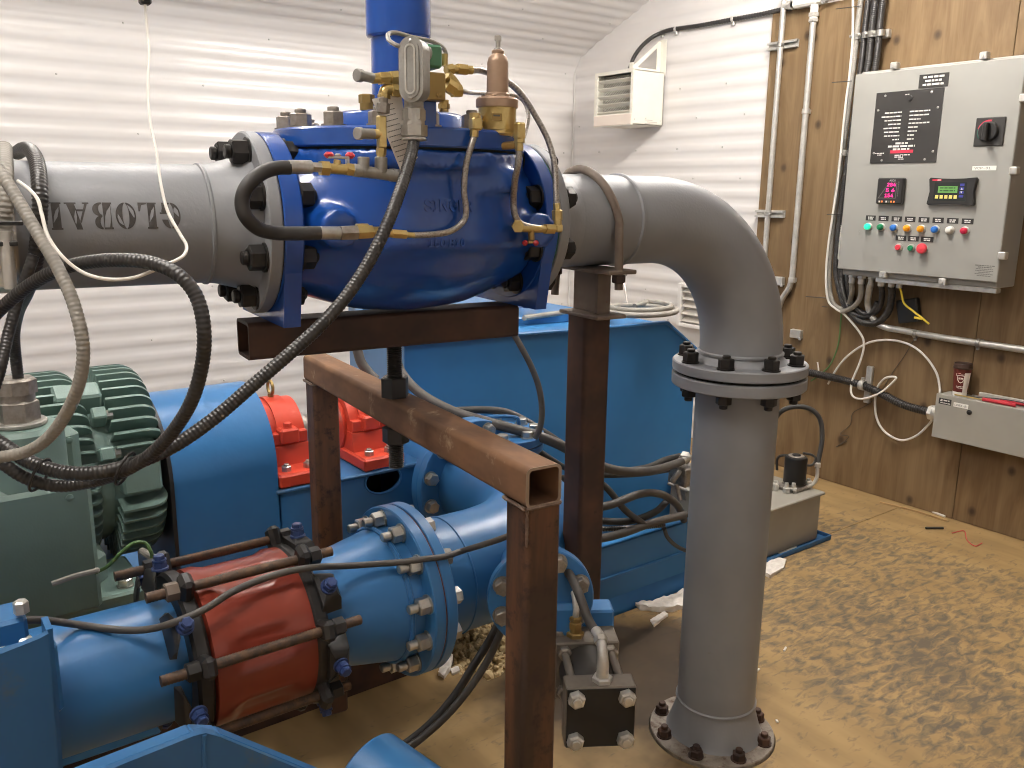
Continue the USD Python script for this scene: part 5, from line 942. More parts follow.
def pillow(xc, label, eye):
    t = thing('bearing_housing', label, 'bearing', (xc, YS, 0.748), group=None)
    hw = 0.058; fr_ = unary_union([Point(YS, ZS).buffer(0.112, 24).intersection(sbox(YS - 0.2, ZS - 0.003, YS + 0.2, ZS + 0.2)), sbox(YS - 0.128, ZS - 0.002, YS + 0.128, ZS + 0.034)])
    def ex(poly, x0, x1, ch=0.0):
        m = trimesh.creation.extrude_polygon(poly, x1 - x0, engine='earcut'); v = m.vertices; m.vertices = np.stack([x0 + v[:, 2], v[:, 0], v[:, 1]], 1); return fixw(m)
    cap_ = [ex(fr_.buffer(-0.005).buffer(0.005), xc - hw, xc + hw), ex(Point(YS, ZS).buffer(0.118, 24).intersection(sbox(0, ZS, 2, 2)), xc - hw * 0.45, xc + hw * 0.45)]
    for sy in (-1, 1): cap_.append(cbox((xc - hw * 0.5, YS + sy * 0.122 - 0.024, ZS + 0.002), (xc + hw * 0.5, YS + sy * 0.122 + 0.024, ZS + 0.048), 0.006))
    part(t, 'cap', cap_, 'bearing_red', smooth=25)
    bs = Polygon([(YS - 0.128, ZS - 0.003), (YS + 0.128, ZS - 0.003), (YS + 0.140, 0.79), (YS + 0.214, 0.785), (YS + 0.214, 0.7485), (YS - 0.214, 0.7485), (YS - 0.214, 0.785), (YS - 0.140, 0.79)])
    part(t, 'base', [ex(bs.buffer(-0.004).buffer(0.004), xc - hw - 0.004, xc + hw + 0.004), cbox((xc - hw - 0.012, YS - 0.225, 0.749), (xc + hw + 0.012, YS + 0.225, 0.789), 0.006)], 'bearing_red', smooth=25)
    for s in (-1, 1): part(t, 'seal_ring', ring((xc + s * hw - (0.012 if s < 0 else 0), YS, ZS), (1, 0, 0), 0.046, 0.088, 0.012, 40), 'bearing_red')
    for sy in (-1, 1):
        for sx_ in (-1, 1): part(t, 'foot_bolt', bolt((xc + sx_ * 0.034, YS + sy * 0.185, 0.786), (0, 0, 1), 0.026, 0.016, 0.006, rot=0.3 * sx_), 'zinc')
        part(t, 'cap_bolt', bolt((xc, YS + sy * 0.122, ZS + 0.048), (0, 0, 1), 0.022, 0.013), 'bearing_red')
    if eye:
        part(t, 'eye_bolt', [cyl((xc, YS, ZS + 0.11), (xc, YS, ZS + 0.128), 0.009, 14), sweep(np.array([(xc, YS + 0.021 * math.cos(a), ZS + 0.146 + 0.021 * math.sin(a)) for a in np.linspace(0, 2 * PI, 24)]), 0.005, 8, cap=False)], 'dull_brass')
pillow(-0.952, 'red bearing housing with an eyebolt beside the blue guard', True); pillow(-0.685, 'red bearing housing behind the far post, nearer the tank', False)
# ---- guard
gd = thing('coupling_guard', 'rounded blue sheet metal guard between green motor and red bearing', 'guard', (-1.18, YS, 0.19))
HW, GZ = 0.222, 0.815
gp_ = [(YS - HW, 0.30), (YS - HW, GZ)] + [(YS - HW * math.cos(a), GZ + 0.208 * math.sin(a)) for a in np.linspace(0, PI, 40)] + [(YS + HW, 0.30)]
Po = Polygon(gp_); m = trimesh.creation.extrude_polygon(Po.difference(Po.buffer(-0.004)), 0.285, engine='earcut'); v = m.vertices; m.vertices = np.stack([-1.312 + v[:, 2], v[:, 0], v[:, 1]], 1)
part(gd, 'hood', fixw(m), 'pump_blue', smooth=30)
m = trimesh.creation.extrude_polygon(Po.buffer(-0.004).difference(Point(YS, ZS).buffer(0.052)), 0.004, engine='earcut'); v = m.vertices
m1 = m.copy(); m1.vertices = np.stack([-1.034 + v[:, 2], v[:, 0], v[:, 1]], 1); part(gd, 'end_plate', fixw(m1), 'pump_blue')
Pk = Po.buffer(0.004); m = trimesh.creation.extrude_polygon(Pk, 0.01, engine='earcut'); v = m.vertices; m.vertices = np.stack([-1.322 + v[:, 2], v[:, 0], v[:, 1]], 1); part(gd, 'end_plate', fixw(m), 'iron_black', 'dark end plate towards the motor')
part(gd, 'foot', [cbox((-1.32, YS + s * HW - 0.03, 0.19), (-1.03, YS + s * HW + 0.03, 0.305), 0.004) for s in (-1, 1)], 'tank_blue')
# ---- motor with cooling fins as separate parts
mo = thing('electric_motor', 'big green finned electric motor with a terminal box at the left', 'motor', (-2.0, YS, 0.6))
def mx(prof, n=72): return lathe(prof, (0, YS, ZS), (1, 0, 0), n)
part(mo, 'stator_frame', mx([(0.205, -2.65), (0.208, -1.465), (0.203, -1.452)]), 'motor_green')
part(mo, 'end_bell', mx([(0.196, -1.455), (0.200, -1.447), (0.200, -1.37), (0.185, -1.342), (0.15, -1.330), (0.05, -1.328)]), 'motor_green')
part(mo, 'shaft_end', mx([(0.04, -1.335), (0.04, -1.30)]), 'stainless')
def fin(a, prof, th=0.007):
    """prof: polygon in (x, r)."""
    m = trimesh.creation.extrude_polygon(prof, th, engine='earcut'); v = m.vertices; er = np.array([0, math.cos(a), math.sin(a)]); et = np.array([0, -math.sin(a), math.cos(a)])
    m.vertices = np.array([0, YS, ZS]) + v[:, :1] * EXv + v[:, 1:2] * er + (v[:, 2:] - th / 2) * et; return fixw(m)
def rounded(x0, x1, r0, r1, rad, taper=0.0):
    P = [(x0, r0), (x0, r1)] + [(x1 - rad + rad * math.sin(t), r1 - rad + rad * math.cos(t)) for t in np.linspace(0, PI / 2, 9)] + [(x1, r0)]
    return Polygon(P)
fa = np.radians(np.arange(28, 322, 7.6))
for k, a in enumerate(fa):
    d = math.degrees(a)
    box_zone = 178 < d < 262
    if not box_zone: part(mo, 'cooling_fin', fin(a, rounded(-2.6, -1.487, 0.19, 0.262, 0.05)), 'motor_green')
    elif d > 178 : part(mo, 'cooling_fin', fin(a, rounded(-1.56, -1.487, 0.19, 0.255, 0.03)), 'motor_green')
    if not (162 < d < 188): part(mo, 'cooling_fin', fin(a, rounded(-1.446, -1.326, 0.17, 0.262, 0.05)), 'motor_green')
for a_, x0, x1, r1, hwid in ((math.radians(118), -1.56, -1.45, 0.264, 0.03), (math.radians(176), -1.44, -1.345, 0.248, 0.045)):
    er = np.array([0, math.cos(a_), math.sin(a_)]); et = np.array([0, -math.sin(a_), math.cos(a_)])
    part(mo, 'lug_pad', obox(np.array([(x0 + x1) / 2, YS, ZS]) + er * (0.19 + r1) / 2, (x1 - x0, r1 - 0.19, 2 * hwid), [EXv, er, et], 0.006), 'motor_green')
for d in (135, 160):
    a_ = math.radians(d); er = np.array([0, math.cos(a_), math.sin(a_)]); et = np.array([0, -math.sin(a_), math.cos(a_)])
    part(mo, 'bell_lug', obox(np.array([-1.468, YS, ZS]) + er * 0.235, (0.035, 0.05, 0.034), [EXv, er, et], 0.004), 'motor_green')
    part(mo, 'bell_bolt', bolt(np.array([-1.451, YS, ZS]) + er * 0.24, (1, 0, 0), 0.022, 0.014), 'zinc')
part(mo, 'foot_rail', [cbox((-2.6, 0.62, 0.585), (-1.43, 0.86, 0.625), 0.006), cbox((-2.55, 0.70, 0.60), (-1.50, 0.86, 0.72), 0.03)], 'motor_green')
part(mo, 'foot_bolt', bolt((-1.475, 0.66, 0.625), (0, 0, 1), 0.03, 0.018), 'zinc')
jb = part(mo, 'terminal_box', [cbox((-2.06, 0.52, 0.665), (-1.565, 0.735, 0.965), 0.022), cbox((-2.09, 0.70, 0.66), (-1.535, 0.745, 1.035), 0.022)], 'motor_green')
part(jb, 'box_cover', [cbox((-2.075, 0.505, 0.655), (-1.555, 0.525, 0.955), 0.018)], 'motor_green')
for x, z in ((-1.56, 1.005), (-1.60, 0.93)): part(jb, 'cover_screw', lathe([(0.008, 0), (0.008, 0.005), (0.004, 0.007)], (x, 0.70 if z > 0.95 else 0.505, z), (0, -1, 0), 12), 'motor_green')
hb = PY(20, 425, 0.60); part(jb, 'hub', [cyl((hb[0], 0.60, 0.94), (hb[0], 0.60, hb[2] + 0.0), 0.085, 36, 0.01)], 'motor_green')
ms = thing('motor_stand', 'dark blue steel stand under the green motor', 'stand', (-2.0, 1.0, 0.19))
part(ms, 'stand_box', cbox((-2.62, 0.66, 0.189), (-1.42, 1.35, 0.585), 0.006), 'tank_blue')
hz = hb[2]
cn = thing('cable_connector', 'cast metal cable connector with two hex nuts on the motor box', 'cable fitting', (hb[0], 0.6, hz))
part(cn, 'base_ring', cyl((hb[0], 0.6, hz), (hb[0], 0.6, hz + 0.012), 0.054, 32, 0.003), 'cast_grey')
part(cn, 'lower_nut', hexa((hb[0], 0.6, hz + 0.012), (0, 0, 1), 0.074, 0.045, 0.004, 0.2), 'dull_zinc'); part(cn, 'barrel', cyl((hb[0], 0.6, hz + 0.055), (hb[0], 0.6, hz + 0.075), 0.036, 24), 'dull_zinc'); part(cn, 'upper_nut', hexa((hb[0], 0.6, hz + 0.072), (0, 0, 1), 0.078, 0.034, 0.005, 0.5, n=8), 'dull_zinc')
# ---- pump casing behind the elbow
pu = thing('pump_casing', 'blue pump casing with bolted round top cover behind the steel beam', 'pump', (-0.35, 0.95, 0.3))
part(pu, 'volute', lathe([(0.10, -0.505), (0.16, -0.50), (0.172, -0.47), (0.172, -0.24), (0.14, -0.20), (0.1, -0.19)], (0, 0.93, 0.66), (1, 0, 0), 60), 'pump_blue')
part(pu, 'nozzle', cyl((-0.43, 0.73, 0.69), (-0.43, 0.95, 0.69), 0.135, 40), 'pump_blue'); part(pu, 'nozzle_flange', lathe([(0.1, 0), (0.198, 0), (0.2, 0.003), (0.2, 0.028), (0.1, 0.028)], (-0.43, 0.684, 0.69), (0, 1, 0), 64, close=False), 'pump_blue')
tc = PZ(499, 431, 0.834)
part(pu, 'cover_neck', cyl((tc[0], tc[1], 0.6), (tc[0], tc[1], 0.803), 0.10, 40), 'pump_blue')
part(pu, 'neck_flange', lathe([(0.09, 0), (0.142, 0), (0.144, 0.002), (0.144, 0.022), (0.09, 0.022)], (tc[0], tc[1], 0.780), (0, 0, 1), 56, close=False), 'pump_blue'); part(pu, 'gasket', cyl((tc[0], tc[1], 0.802), (tc[0], tc[1], 0.806), 0.138, 48), 'gasket_brown')
part(pu, 'top_cover', cyl((tc[0], tc[1], 0.806), (tc[0], tc[1], 0.834), 0.146, 56, 0.003), 'pump_blue')
for k in range(8): a = 0.25 + k * PI / 4; part(pu, 'cover_bolt', bolt((tc[0] + 0.115 * math.cos(a), tc[1] + 0.115 * math.sin(a), 0.834), (0, 0, 1), 0.033, 0.018, rot=a), 'zinc')
part(pu, 'cover_handle', hose([(tc[0] - 0.035, tc[1] + 0.02, 0.834), (tc[0] - 0.035, tc[1] + 0.02, 0.868), (tc[0] - 0.025, tc[1] + 0.01, 0.883), (tc[0] + 0.035, tc[1] - 0.035, 0.883), (tc[0] + 0.045, tc[1] - 0.045, 0.868), (tc[0] + 0.045, tc[1] - 0.045, 0.834)], 0.006, 8), 'pump_blue')
# ================================================================== BLUE PIPE RUN WITH RED COUPLING
YP, ZP = 0.16, 0.679
PO = (0, YP, ZP)
def px_(prof, n=96, close=False): return lathe(prof, PO, (1, 0, 0), n, close)
N1 = 12; BCF = 0.170; RFF = 0.199
ANG1 = [2 * PI * (k + 0.4) / N1 for k in range(N1)]
el_ = thing('discharge_elbow', 'blue steel pipe elbow with bolted flanges between reducer and pump', 'pipe', (-0.7, 0.3, 0.69))
ERB = 0.33; xe = -0.43 - ERB
A = np.linspace(0, PI / 2, 30); path = [(-0.95, YP, ZP), (-0.85, YP, ZP)] + [(xe + ERB * math.sin(a), YP + ERB - ERB * math.cos(a), ZP + 0.011 * math.sin(a)) for a in A] + [(-0.43, 0.58, 0.69), (-0.43, 0.655, 0.69)]
part(el_, 'elbow_pipe', sweep(np.array(path), np.r_[0.145, 0.142, np.linspace(0.142, 0.138, 30), 0.137, 0.137], 64, cap=False), 'pump_blue', smooth=True)
part(el_, 'flange', px_([(0.12, -0.973), (RFF - 0.002, -0.973), (RFF, -0.971), (RFF, -0.949), (RFF - 0.003, -0.946), (0.12, -0.946)]), 'pump_blue')
part(el_, 'weld_bead', weld((-0.942, YP, ZP), (1, 0, 0), 0.147, 0.006), 'pump_blue'); part(el_, 'weld_bead', weld((-0.86, YP, ZP), (1, 0, 0), 0.1425, 0.003), 'pump_blue')
part(el_, 'flange', lathe([(0.12, 0), (0.198, 0), (0.2, 0.002), (0.2, 0.026), (0.198, 0.028), (0.12, 0.028)], (-0.43, 0.655, 0.69), (0, 1, 0), 80, close=False), 'pump_blue')
for k in range(12):
    a = 2 * PI * (k + 0.5) / 12; part(el_, 'flange_bolt', bolt((-0.43 + 0.172 * math.cos(a), 0.655, 0.69 + 0.172 * math.sin(a)), (0, -1, 0), 0.034, 0.02, rot=a), 'zinc')
for a in ANG1:
    p = np.array([-0.946, YP - BCF * math.cos(a), ZP + BCF * math.sin(a)]); part(el_, 'flange_bolt', bolt(p, (1, 0, 0), 0.034, 0.02, rot=a), 'zinc')
rd = thing('pipe_reducer', 'blue tapered pipe with a bolted flange between red coupling and elbow', 'pipe', (-1.1, YP, ZP))
part(rd, 'cone', px_([(0.121, -1.34), (0.121, -1.20), (0.128, -1.16), (0.150, -1.05), (0.156, -1.02), (0.157, -1.0)]), 'pump_blue')
part(rd, 'weld_bead', weld((-1.035, YP, ZP), (1, 0, 0), 0.1545, 0.006), 'pump_blue')
part(rd, 'flange', px_([(0.12, -1.004), (RFF - 0.003, -1.004), (RFF, -1.001), (RFF, -0.979), (RFF - 0.002, -0.977), (0.12, -0.977)]), 'pump_blue'); part(rd, 'gasket', px_([(0.12, -0.977), (RFF - 0.004, -0.977), (RFF - 0.004, -0.973), (0.12, -0.973)]), 'gasket_brown', 'brown gasket line')
for a in ANG1:
    p = np.array([-1.004, YP - BCF * math.cos(a), ZP + BCF * math.sin(a)]); part(rd, 'flange_bolt', bolt(p, (-1, 0, 0), 0.034, 0.024, 0.022, rot=a), 'zinc')
su = thing('suction_pipe', 'long blue pipe running left from the red coupling', 'pipe', (-2.0, YP, ZP))
part(su, 'pipe_body', px_([(0.121, -2.9), (0.121, -1.36)]), 'pump_blue')
cp2 = thing('red_coupling', 'red pipe coupling sleeve held by black rings, tie rods and blue bolts', 'pipe coupling', (-1.36, YP, ZP))
XL, XR = -1.480, -1.244
n = 96; t = np.arange(n) * 2 * PI / n; RODA = [math.radians(17.0 + 360 / 7 * k) for k in range(7)]
prof = [(-1.462, 0.150, 0), (-1.458, 0.163, 0), (-1.435, 0.164, 0), (-1.415, 0.156, 0.3), (-1.398, 0.149, 1), (-1.37, 0.149, 1), (-1.345, 0.149, 1), (-1.32, 0.149, 1), (-1.302, 0.156, 0.3), (-1.282, 0.164, 0), (-1.259, 0.163, 0), (-1.255, 0.150, 0)]
v = []
for x, r_, k in prof:
    for a in t:
        dm = min(abs((a - q + PI) % (2 * PI) - PI) for q in RODA); pad = 1 / (1 + math.exp(-(math.degrees(dm) - 11) / 1.0))
        r = r_ + k * 0.010 * pad; v.append((x, YP - r * math.cos(a), ZP + r * math.sin(a)))
m_ = len(prof); i, j = np.meshgrid(np.arange(m_ - 1), np.arange(n), indexing='ij'); k2 = (j + 1) % n
f = np.concatenate([np.stack([i * n + j, i * n + k2, (i + 1) * n + k2], -1).reshape(-1, 3), np.stack([i * n + j, (i + 1) * n + k2, (i + 1) * n + j], -1).reshape(-1, 3)])
part(cp2, 'sleeve', trimesh.Trimesh(np.array(v), f[:, ::-1], process=False), 'coupling_red', smooth=28)
RRD = 0.180
for x0, s, nm in ((XL, -1, 'a'), (XR, 1, 'b')):
    gl = [px_([(0.122, x0 - 0.016), (0.160, x0 - 0.016), (0.166, x0 - 0.010), (0.166, x0 + 0.010), (0.160, x0 + 0.016), (0.122, x0 + 0.016)], 64)]
    for a in RODA:
        er = np.array([0, -math.cos(a), math.sin(a)]); et = np.array([0, math.sin(a), math.cos(a)])
        gl.append(obox(np.array([x0, YP, ZP]) + er * 0.180, (0.026, 0.056, 0.042), [EXv, er, et], 0.008))
    g_ = part(cp2, 'gland_ring', gl, 'iron_black')
    for k in range(7):
        a = RODA[k] + PI / 7; er = np.array([0, -math.cos(a), math.sin(a)]); et = np.array([0, math.sin(a), math.cos(a)]); c = np.array([x0 + s * 0.024, YP, ZP])
        hull = np.array([c + er * r_ + et * w_ + EXv * d_ for r_, w_, d_ in ((0.150, 0.045, -0.02), (0.150, -0.045, -0.02), (0.178, 0.036, -0.02), (0.178, -0.036, -0.02), (0.184, 0.018, -0.012), (0.184, -0.018, -0.012), (0.140, 0.040, s * 0.030), (0.140, -0.040, s * 0.030), (0.172, 0.026, s * 0.024), (0.172, -0.026, s * 0.024), (0.184, 0.014, s * 0.014), (0.184, -0.014, s * 0.014))])
        w_ = part(cp2, 'wedge_pocket', trimesh.convex.convex_hull(hull), 'iron_black')
        p0 = c + er * 0.182
        part(w_, 'wedge_bolt', [cyl(p0, p0 + er * 0.006, 0.0165, 20, 0.001), hexa(p0 + er * 0.006, er, 0.024, 0.012, 0.002), cyl(p0 + er * 0.018, p0 + er * 0.022, 0.0135, 18), hexa(p0 + er * 0.022, er, 0.019, 0.009, 0.0015)], 'bolt_blue', 'blue torque bolt')
for k, a in enumerate(RODA):
    c = np.array([0, YP - RRD * math.cos(a), ZP + RRD * math.sin(a)]); e0, e1 = -1.562 + 0.012 * math.sin(k * 2.1), -1.178 + 0.01 * math.cos(k * 1.7)
    z = np.arange(0, e1 - e0, 0.003); part(cp2, 'tie_rod', lathe([(0.0, 0)] + [(0.0105 - 0.0009 * (q % 2), d) for q, d in enumerate(z)] + [(0, e1 - e0)], c + EXv * e0, (1, 0, 0), 14), 'rod_rust')
    part(cp2, 'rod_nut', hexa(c + EXv * (XL - 0.014), (-1, 0, 0), 0.032, 0.024, 0.002, a), 'rust_grey' if k % 2 else 'iron_black'); part(cp2, 'rod_nut', hexa(c + EXv * (XR + 0.014), (1, 0, 0), 0.032, 0.024, 0.002, a), 'iron_black')
# ================================================================== GATE VALVE WITH HYDRAULIC ACTUATOR facing the viewer
NA = np.array([-0.53, -0.85, 0]); NA /= np.linalg.norm(NA); SA = np.array([-NA[1], NA[0], 0])   # SA: to the right in the picture
GC = PD(541, 599, 1.88)
gv = thing('gate_valve', 'blue flanged gate valve on the elbow behind the front post', 'valve', GC)
part(gv, 'flange', lathe([(0.05, -0.028), (0.114, -0.028), (0.117, -0.025), (0.117, -0.003), (0.114, 0.0), (0.0, 0.0)], GC, NA, 64), 'pump_blue')
part(gv, 'neck', cyl(GC - NA * 0.17, GC - NA * 0.026, 0.080, 40), 'pump_blue')
for k in range(8):
    a = math.radians(-157.5 + k * 45); part(gv, 'flange_bolt', bolt(GC + (SA * math.cos(a) + EZv * math.sin(a)) * 0.092, NA, 0.032, 0.018, rot=a), 'dull_zinc')
K = 0.80
def sc(p): return EYE + (np.asarray(p) - EYE) * K
A1 = sc((-0.339, 0.10, 0.405)); A2 = sc((-0.496, -0.148, 0.402))            # top right corners, back and front plates
LW = 0.175 * K; LH = 0.165 * K
axd = A2 - A1; axd[2] = 0; LL = np.linalg.norm(axd); axd /= LL; sd = np.array([-axd[1], axd[0], 0]); 
ct = lambda d, r, z: A1 + axd * d - sd * r + np.array([0, 0, -z])            # d along, r leftwards, z down from the back top right corner
part(gv, 'yoke', [obox(ct(-0.035, LW * 0.52, -0.012), (0.06, LW * 1.06, 0.05), [axd, sd, EZv], 0.005), plate(Polygon([(0, 0), (0.10, 0), (0.012, 0.13), (0, 0.13)]), ct(-0.05, LW * 1.0, -0.03), sd, EZv, 0.02)], 'pump_blue')
part(gv, 'mounting_bracket', obox((GC - NA * 0.03 + ct(-0.04, LW * 0.8, 0.02)) / 2 + np.array([0, 0, -0.01]), (0.12, 0.10, 0.10), [axd, sd, EZv], 0.01), 'pump_blue')
ha = thing('hydraulic_cylinder', 'square black hydraulic cylinder with tie rods beside the standpipe foot', 'hydraulic cylinder', ct(LL / 2, LW / 2, LH))
part(ha, 'head_plate', obox(ct(0.028, LW / 2, LH / 2), (0.075, LW, LH), [axd, sd, EZv], 0.003), 'dusty_steel'); part(ha, 'end_plate', obox(ct(LL - 0.022, LW / 2, LH / 2), (0.05, LW, LH), [axd, sd, EZv], 0.003), 'dusty_steel')
part(ha, 'end_face', obox(ct(LL + 0.0036, LW / 2, LH / 2), (0.002, LW - 0.004, LH - 0.004), [axd, sd, EZv], 0.0005), 'cylinder_black', 'black painted end face')
part(ha, 'barrel', cyl(ct(0.06, LW / 2, LH / 2), ct(LL - 0.04, LW / 2, LH / 2), LH * 0.46, 48), 'barrel_black')
for r_, z_ in ((0.02, 0.02), (LW - 0.02, 0.02), (0.02, LH - 0.02), (LW - 0.02, LH - 0.02)):
    part(ha, 'tie_rod', cyl(ct(-0.02, r_, z_), ct(LL + 0.01, r_, z_), 0.0085, 16), 'dusty_steel')
    part(ha, 'tie_rod_nut', [hexa(ct(LL + 0.004, r_, z_), axd, 0.030, 0.017, 0.003, 0.3), cyl(ct(LL + 0.02, r_, z_), ct(LL + 0.026, r_, z_), 0.009, 16, 0.001)], 'galv'); part(ha, 'tie_rod_nut', hexa(ct(0.066, r_, z_), axd, 0.027, 0.016, 0.003, 0.1), 'dull_zinc')
q0 = ct(LL - 0.022, LW * 0.46, 0)
part(ha, 'port_elbow', [hexa(q0, (0, 0, 1), 0.036, 0.010, 0.002), cyl(q0 + EZv * 0.009, q0 + EZv * 0.018, 0.013, 18), sweep(spline([q0 + EZv * 0.014, q0 + EZv * 0.036, q0 + EZv * 0.052 - axd * 0.004, q0 + EZv * 0.064 - axd * 0.016, q0 + EZv * 0.072 - axd * 0.034], 6), np.linspace(0.0125, 0.0095, 25), 18), hexa(q0 + EZv * 0.068 - axd * 0.026, (-axd + EZv * 0.35), 0.024, 0.014, 0.002)], 'galv')
q1 = ct(0.034, LW * 0.66, 0)
part(ha, 'brass_fitting', [hexa(q1, (0, 0, 1), 0.034, 0.010, 0.002), cyl(q1 + EZv * 0.01, q1 + EZv * 0.022, 0.013, 18), hexa(q1 + EZv * 0.02, (0, 0, 1), 0.026, 0.014, 0.002, 0.3), hexa(q1 + EZv * 0.036, (0, 0, 1), 0.024, 0.010, 0.002)], 'dull_brass')
h1s = q0 + EZv * 0.074 - axd * 0.042
dh = lambda x, y, d: PD(x, y, d)
dA = (h1s - EYE) @ RC[2]; dB = (q1 - EYE) @ RC[2]
hs1 = thing('hydraulic_hose', 'grey hydraulic hose from behind the front post to the cylinder end elbow', 'hose', h1s)
P = [q0 + EZv * 0.073 - axd * 0.038, dh(589, 621, dA + 0.05), dh(580, 597, dA + 0.08), dh(570, 575, dA + 0.13), dh(556, 560, dA + 0.17), dh(535, 540, dA + 0.22)]
part(hs1, 'rubber_hose', hose(P, 0.0098, 12), 'hose_grey'); part(hs1, 'crimp_collar', cyl(P[0] - (P[1] - P[0]) / np.linalg.norm(P[1] - P[0]) * 0.003, P[0] + (P[1] - P[0]) / np.linalg.norm(P[1] - P[0]) * 0.024, 0.0115, 18, 0.001), 'galv')
hs2 = thing('hydraulic_hose', 'short hydraulic hose with silver end curving to the brass fitting on the cylinder', 'hose', q1)
P = [q1 + EZv * 0.045, q1 + EZv * 0.065, dh(574, 594, dB + 0.0), dh(569, 588, dB + 0.01)]
part(hs2, 'steel_bend', hose(P, 0.0072, 12), 'galv'); P2 = [P[-1], dh(563, 580, dB + 0.02), dh(552, 568, dB + 0.05), dh(540, 556, dB + 0.08)]
part(hs2, 'rubber_hose', hose(P2, 0.0095, 12), 'hose_grey'); part(hs2, 'crimp_collar', cyl(P[-1], dh(562.5, 579, dB + 0.02), 0.0112, 18, 0.001), 'galv')
# ================================================================== HYDRAULIC POWER UNIT on the floor
hu = thing('hydraulic_tank', 'grey hydraulic oil tank on a blue tray behind the standpipe', 'tank', (1.3, 0.9, 0))
part(hu, 'tray', [cbox((1.03, 0.655, 0.001), (1.60, 1.20, 0.008), 0.002), cbox((1.03, 0.655, 0.002), (1.60, 0.661, 0.026), 0.002), cbox((1.594, 0.655, 0.002), (1.60, 1.20, 0.026), 0.002)], 'dirty_blue')
part(hu, 'tank_body', cbox((1.055, 0.69, 0.008), (1.54, 1.185, 0.228), 0.006), 'hpu_grey'); part(hu, 'tank_lid', cbox((1.043, 0.676, 0.228), (1.552, 1.195, 0.242), 0.004), 'hpu_grey')
part(hu, 'latch', [cbox((1.047, 1.08, 0.18), (1.055, 1.12, 0.235), 0.003), bolt((1.053, 1.02, 0.19), (-1, 0, 0), 0.025, 0.012)], 'dull_zinc')
mc = PZ(794, 484, 0.262)
hm_ = thing('pump_motor', 'small black pump motor standing on the grey hydraulic tank', 'motor', (mc[0], mc[1], 0.242))
part(hm_, 'motor_can', lathe([(0.048, 0.03), (0.051, 0.034), (0.051, 0.150), (0.046, 0.158), (0.02, 0.162), (0.018, 0.168), (0.0, 0.168)], (mc[0], mc[1], 0.24), (0, 0, 1), 40), 'cylinder_black')
part(hm_, 'top_ring', ring((mc[0], mc[1], 0.398), (0, 0, 1), 0.018, 0.036, 0.005, 28), 'dull_zinc')
part(hm_, 'manifold', [cbox((mc[0] - 0.075, mc[1] - 0.055, 0.242), (mc[0] + 0.07, mc[1] + 0.055, 0.262), 0.005), cbox((mc[0] - 0.04, mc[1] - 0.04, 0.262), (mc[0] + 0.04, mc[1] + 0.04, 0.272), 0.003)], 'dull_zinc')
for k, (dx, dy) in enumerate(((-0.06, -0.04), (0.055, -0.04), (0.085, 0.02), (-0.1, 0.03), (-0.085, -0.02))): part(hm_, 'fitting', [hexa((mc[0] + dx, mc[1] + dy, 0.244), (0, 0, 1), 0.03, 0.024 + 0.012 * (k % 2), 0.003), cyl((mc[0] + dx, mc[1] + dy, 0.26), (mc[0] + dx, mc[1] + dy, 0.29), 0.009, 12)], 'galv')
D_ = (np.array([mc[0], mc[1], 0.3]) - EYE) @ RC[2]
part(hm_, 'cable_loop', hose([dh(803, 465, D_), dh(812, 465, D_), dh(815.5, 459, D_), dh(812, 455, D_), dh(803, 453, D_)], 0.006, 8), 'rubber')
part(hm_, 'cable_loop', hose([dh(787, 455, D_), dh(780, 456, D_ + 0.01), dh(777, 460, D_ + 0.02), dh(777, 470, D_ + 0.03)], 0.006, 8), 'rubber')
solo('hydraulic_hose', hose([dh(772, 423, D_ + 0.1), dh(782, 411, D_ + 0.06), dh(797, 406.5, D_ + 0.03), dh(812, 410, D_ + 0.02), dh(820.5, 421, D_ + 0.02), dh(822, 440, D_ + 0.02), dh(818, 462, D_ + 0.01), dh(817.5, 468, D_)], 0.0115, 12), 'rubber', 'black hose arching over the small black motor at the right', 'hose')
solo('hose_end_fitting', [hose([dh(817.5, 468, D_), dh(817, 477, D_), dh(813, 484, D_), dh(806, 487, D_ - 0.01)], 0.0085, 10), hexa(dh(817.5, 467, D_), (0, 0, 1), 0.026, 0.02, 0.002)], 'galv', 'silver bent end fitting of the arching hose at the tank lid', 'fitting')
fp1 = PZ(681, 490, 0.26)
bl_ = thing('valve_block', 'steel valve block with hose fittings left of the standpipe', 'valve', PD(682, 470, 3.55))
part(bl_, 'block', obox(PD(684, 474, 3.55), (0.09, 0.1, 0.08), WA, 0.006), 'dull_zinc')
part(bl_, 'fitting', [cyl(PD(677, 464, 3.5), PD(690, 456, 3.5), 0.016, 16, 0.002), hexa(PD(684, 460, 3.5), (0.8, 0.3, 0.4), 0.045, 0.03, 0.003)], 'galv'); part(bl_, 'fitting', [cyl(PD(672, 482, 3.5), PD(680, 470, 3.5), 0.012, 14), cyl(PD(680, 500, 3.5), PD(676, 484, 3.5), 0.010, 12)], 'dull_zinc')
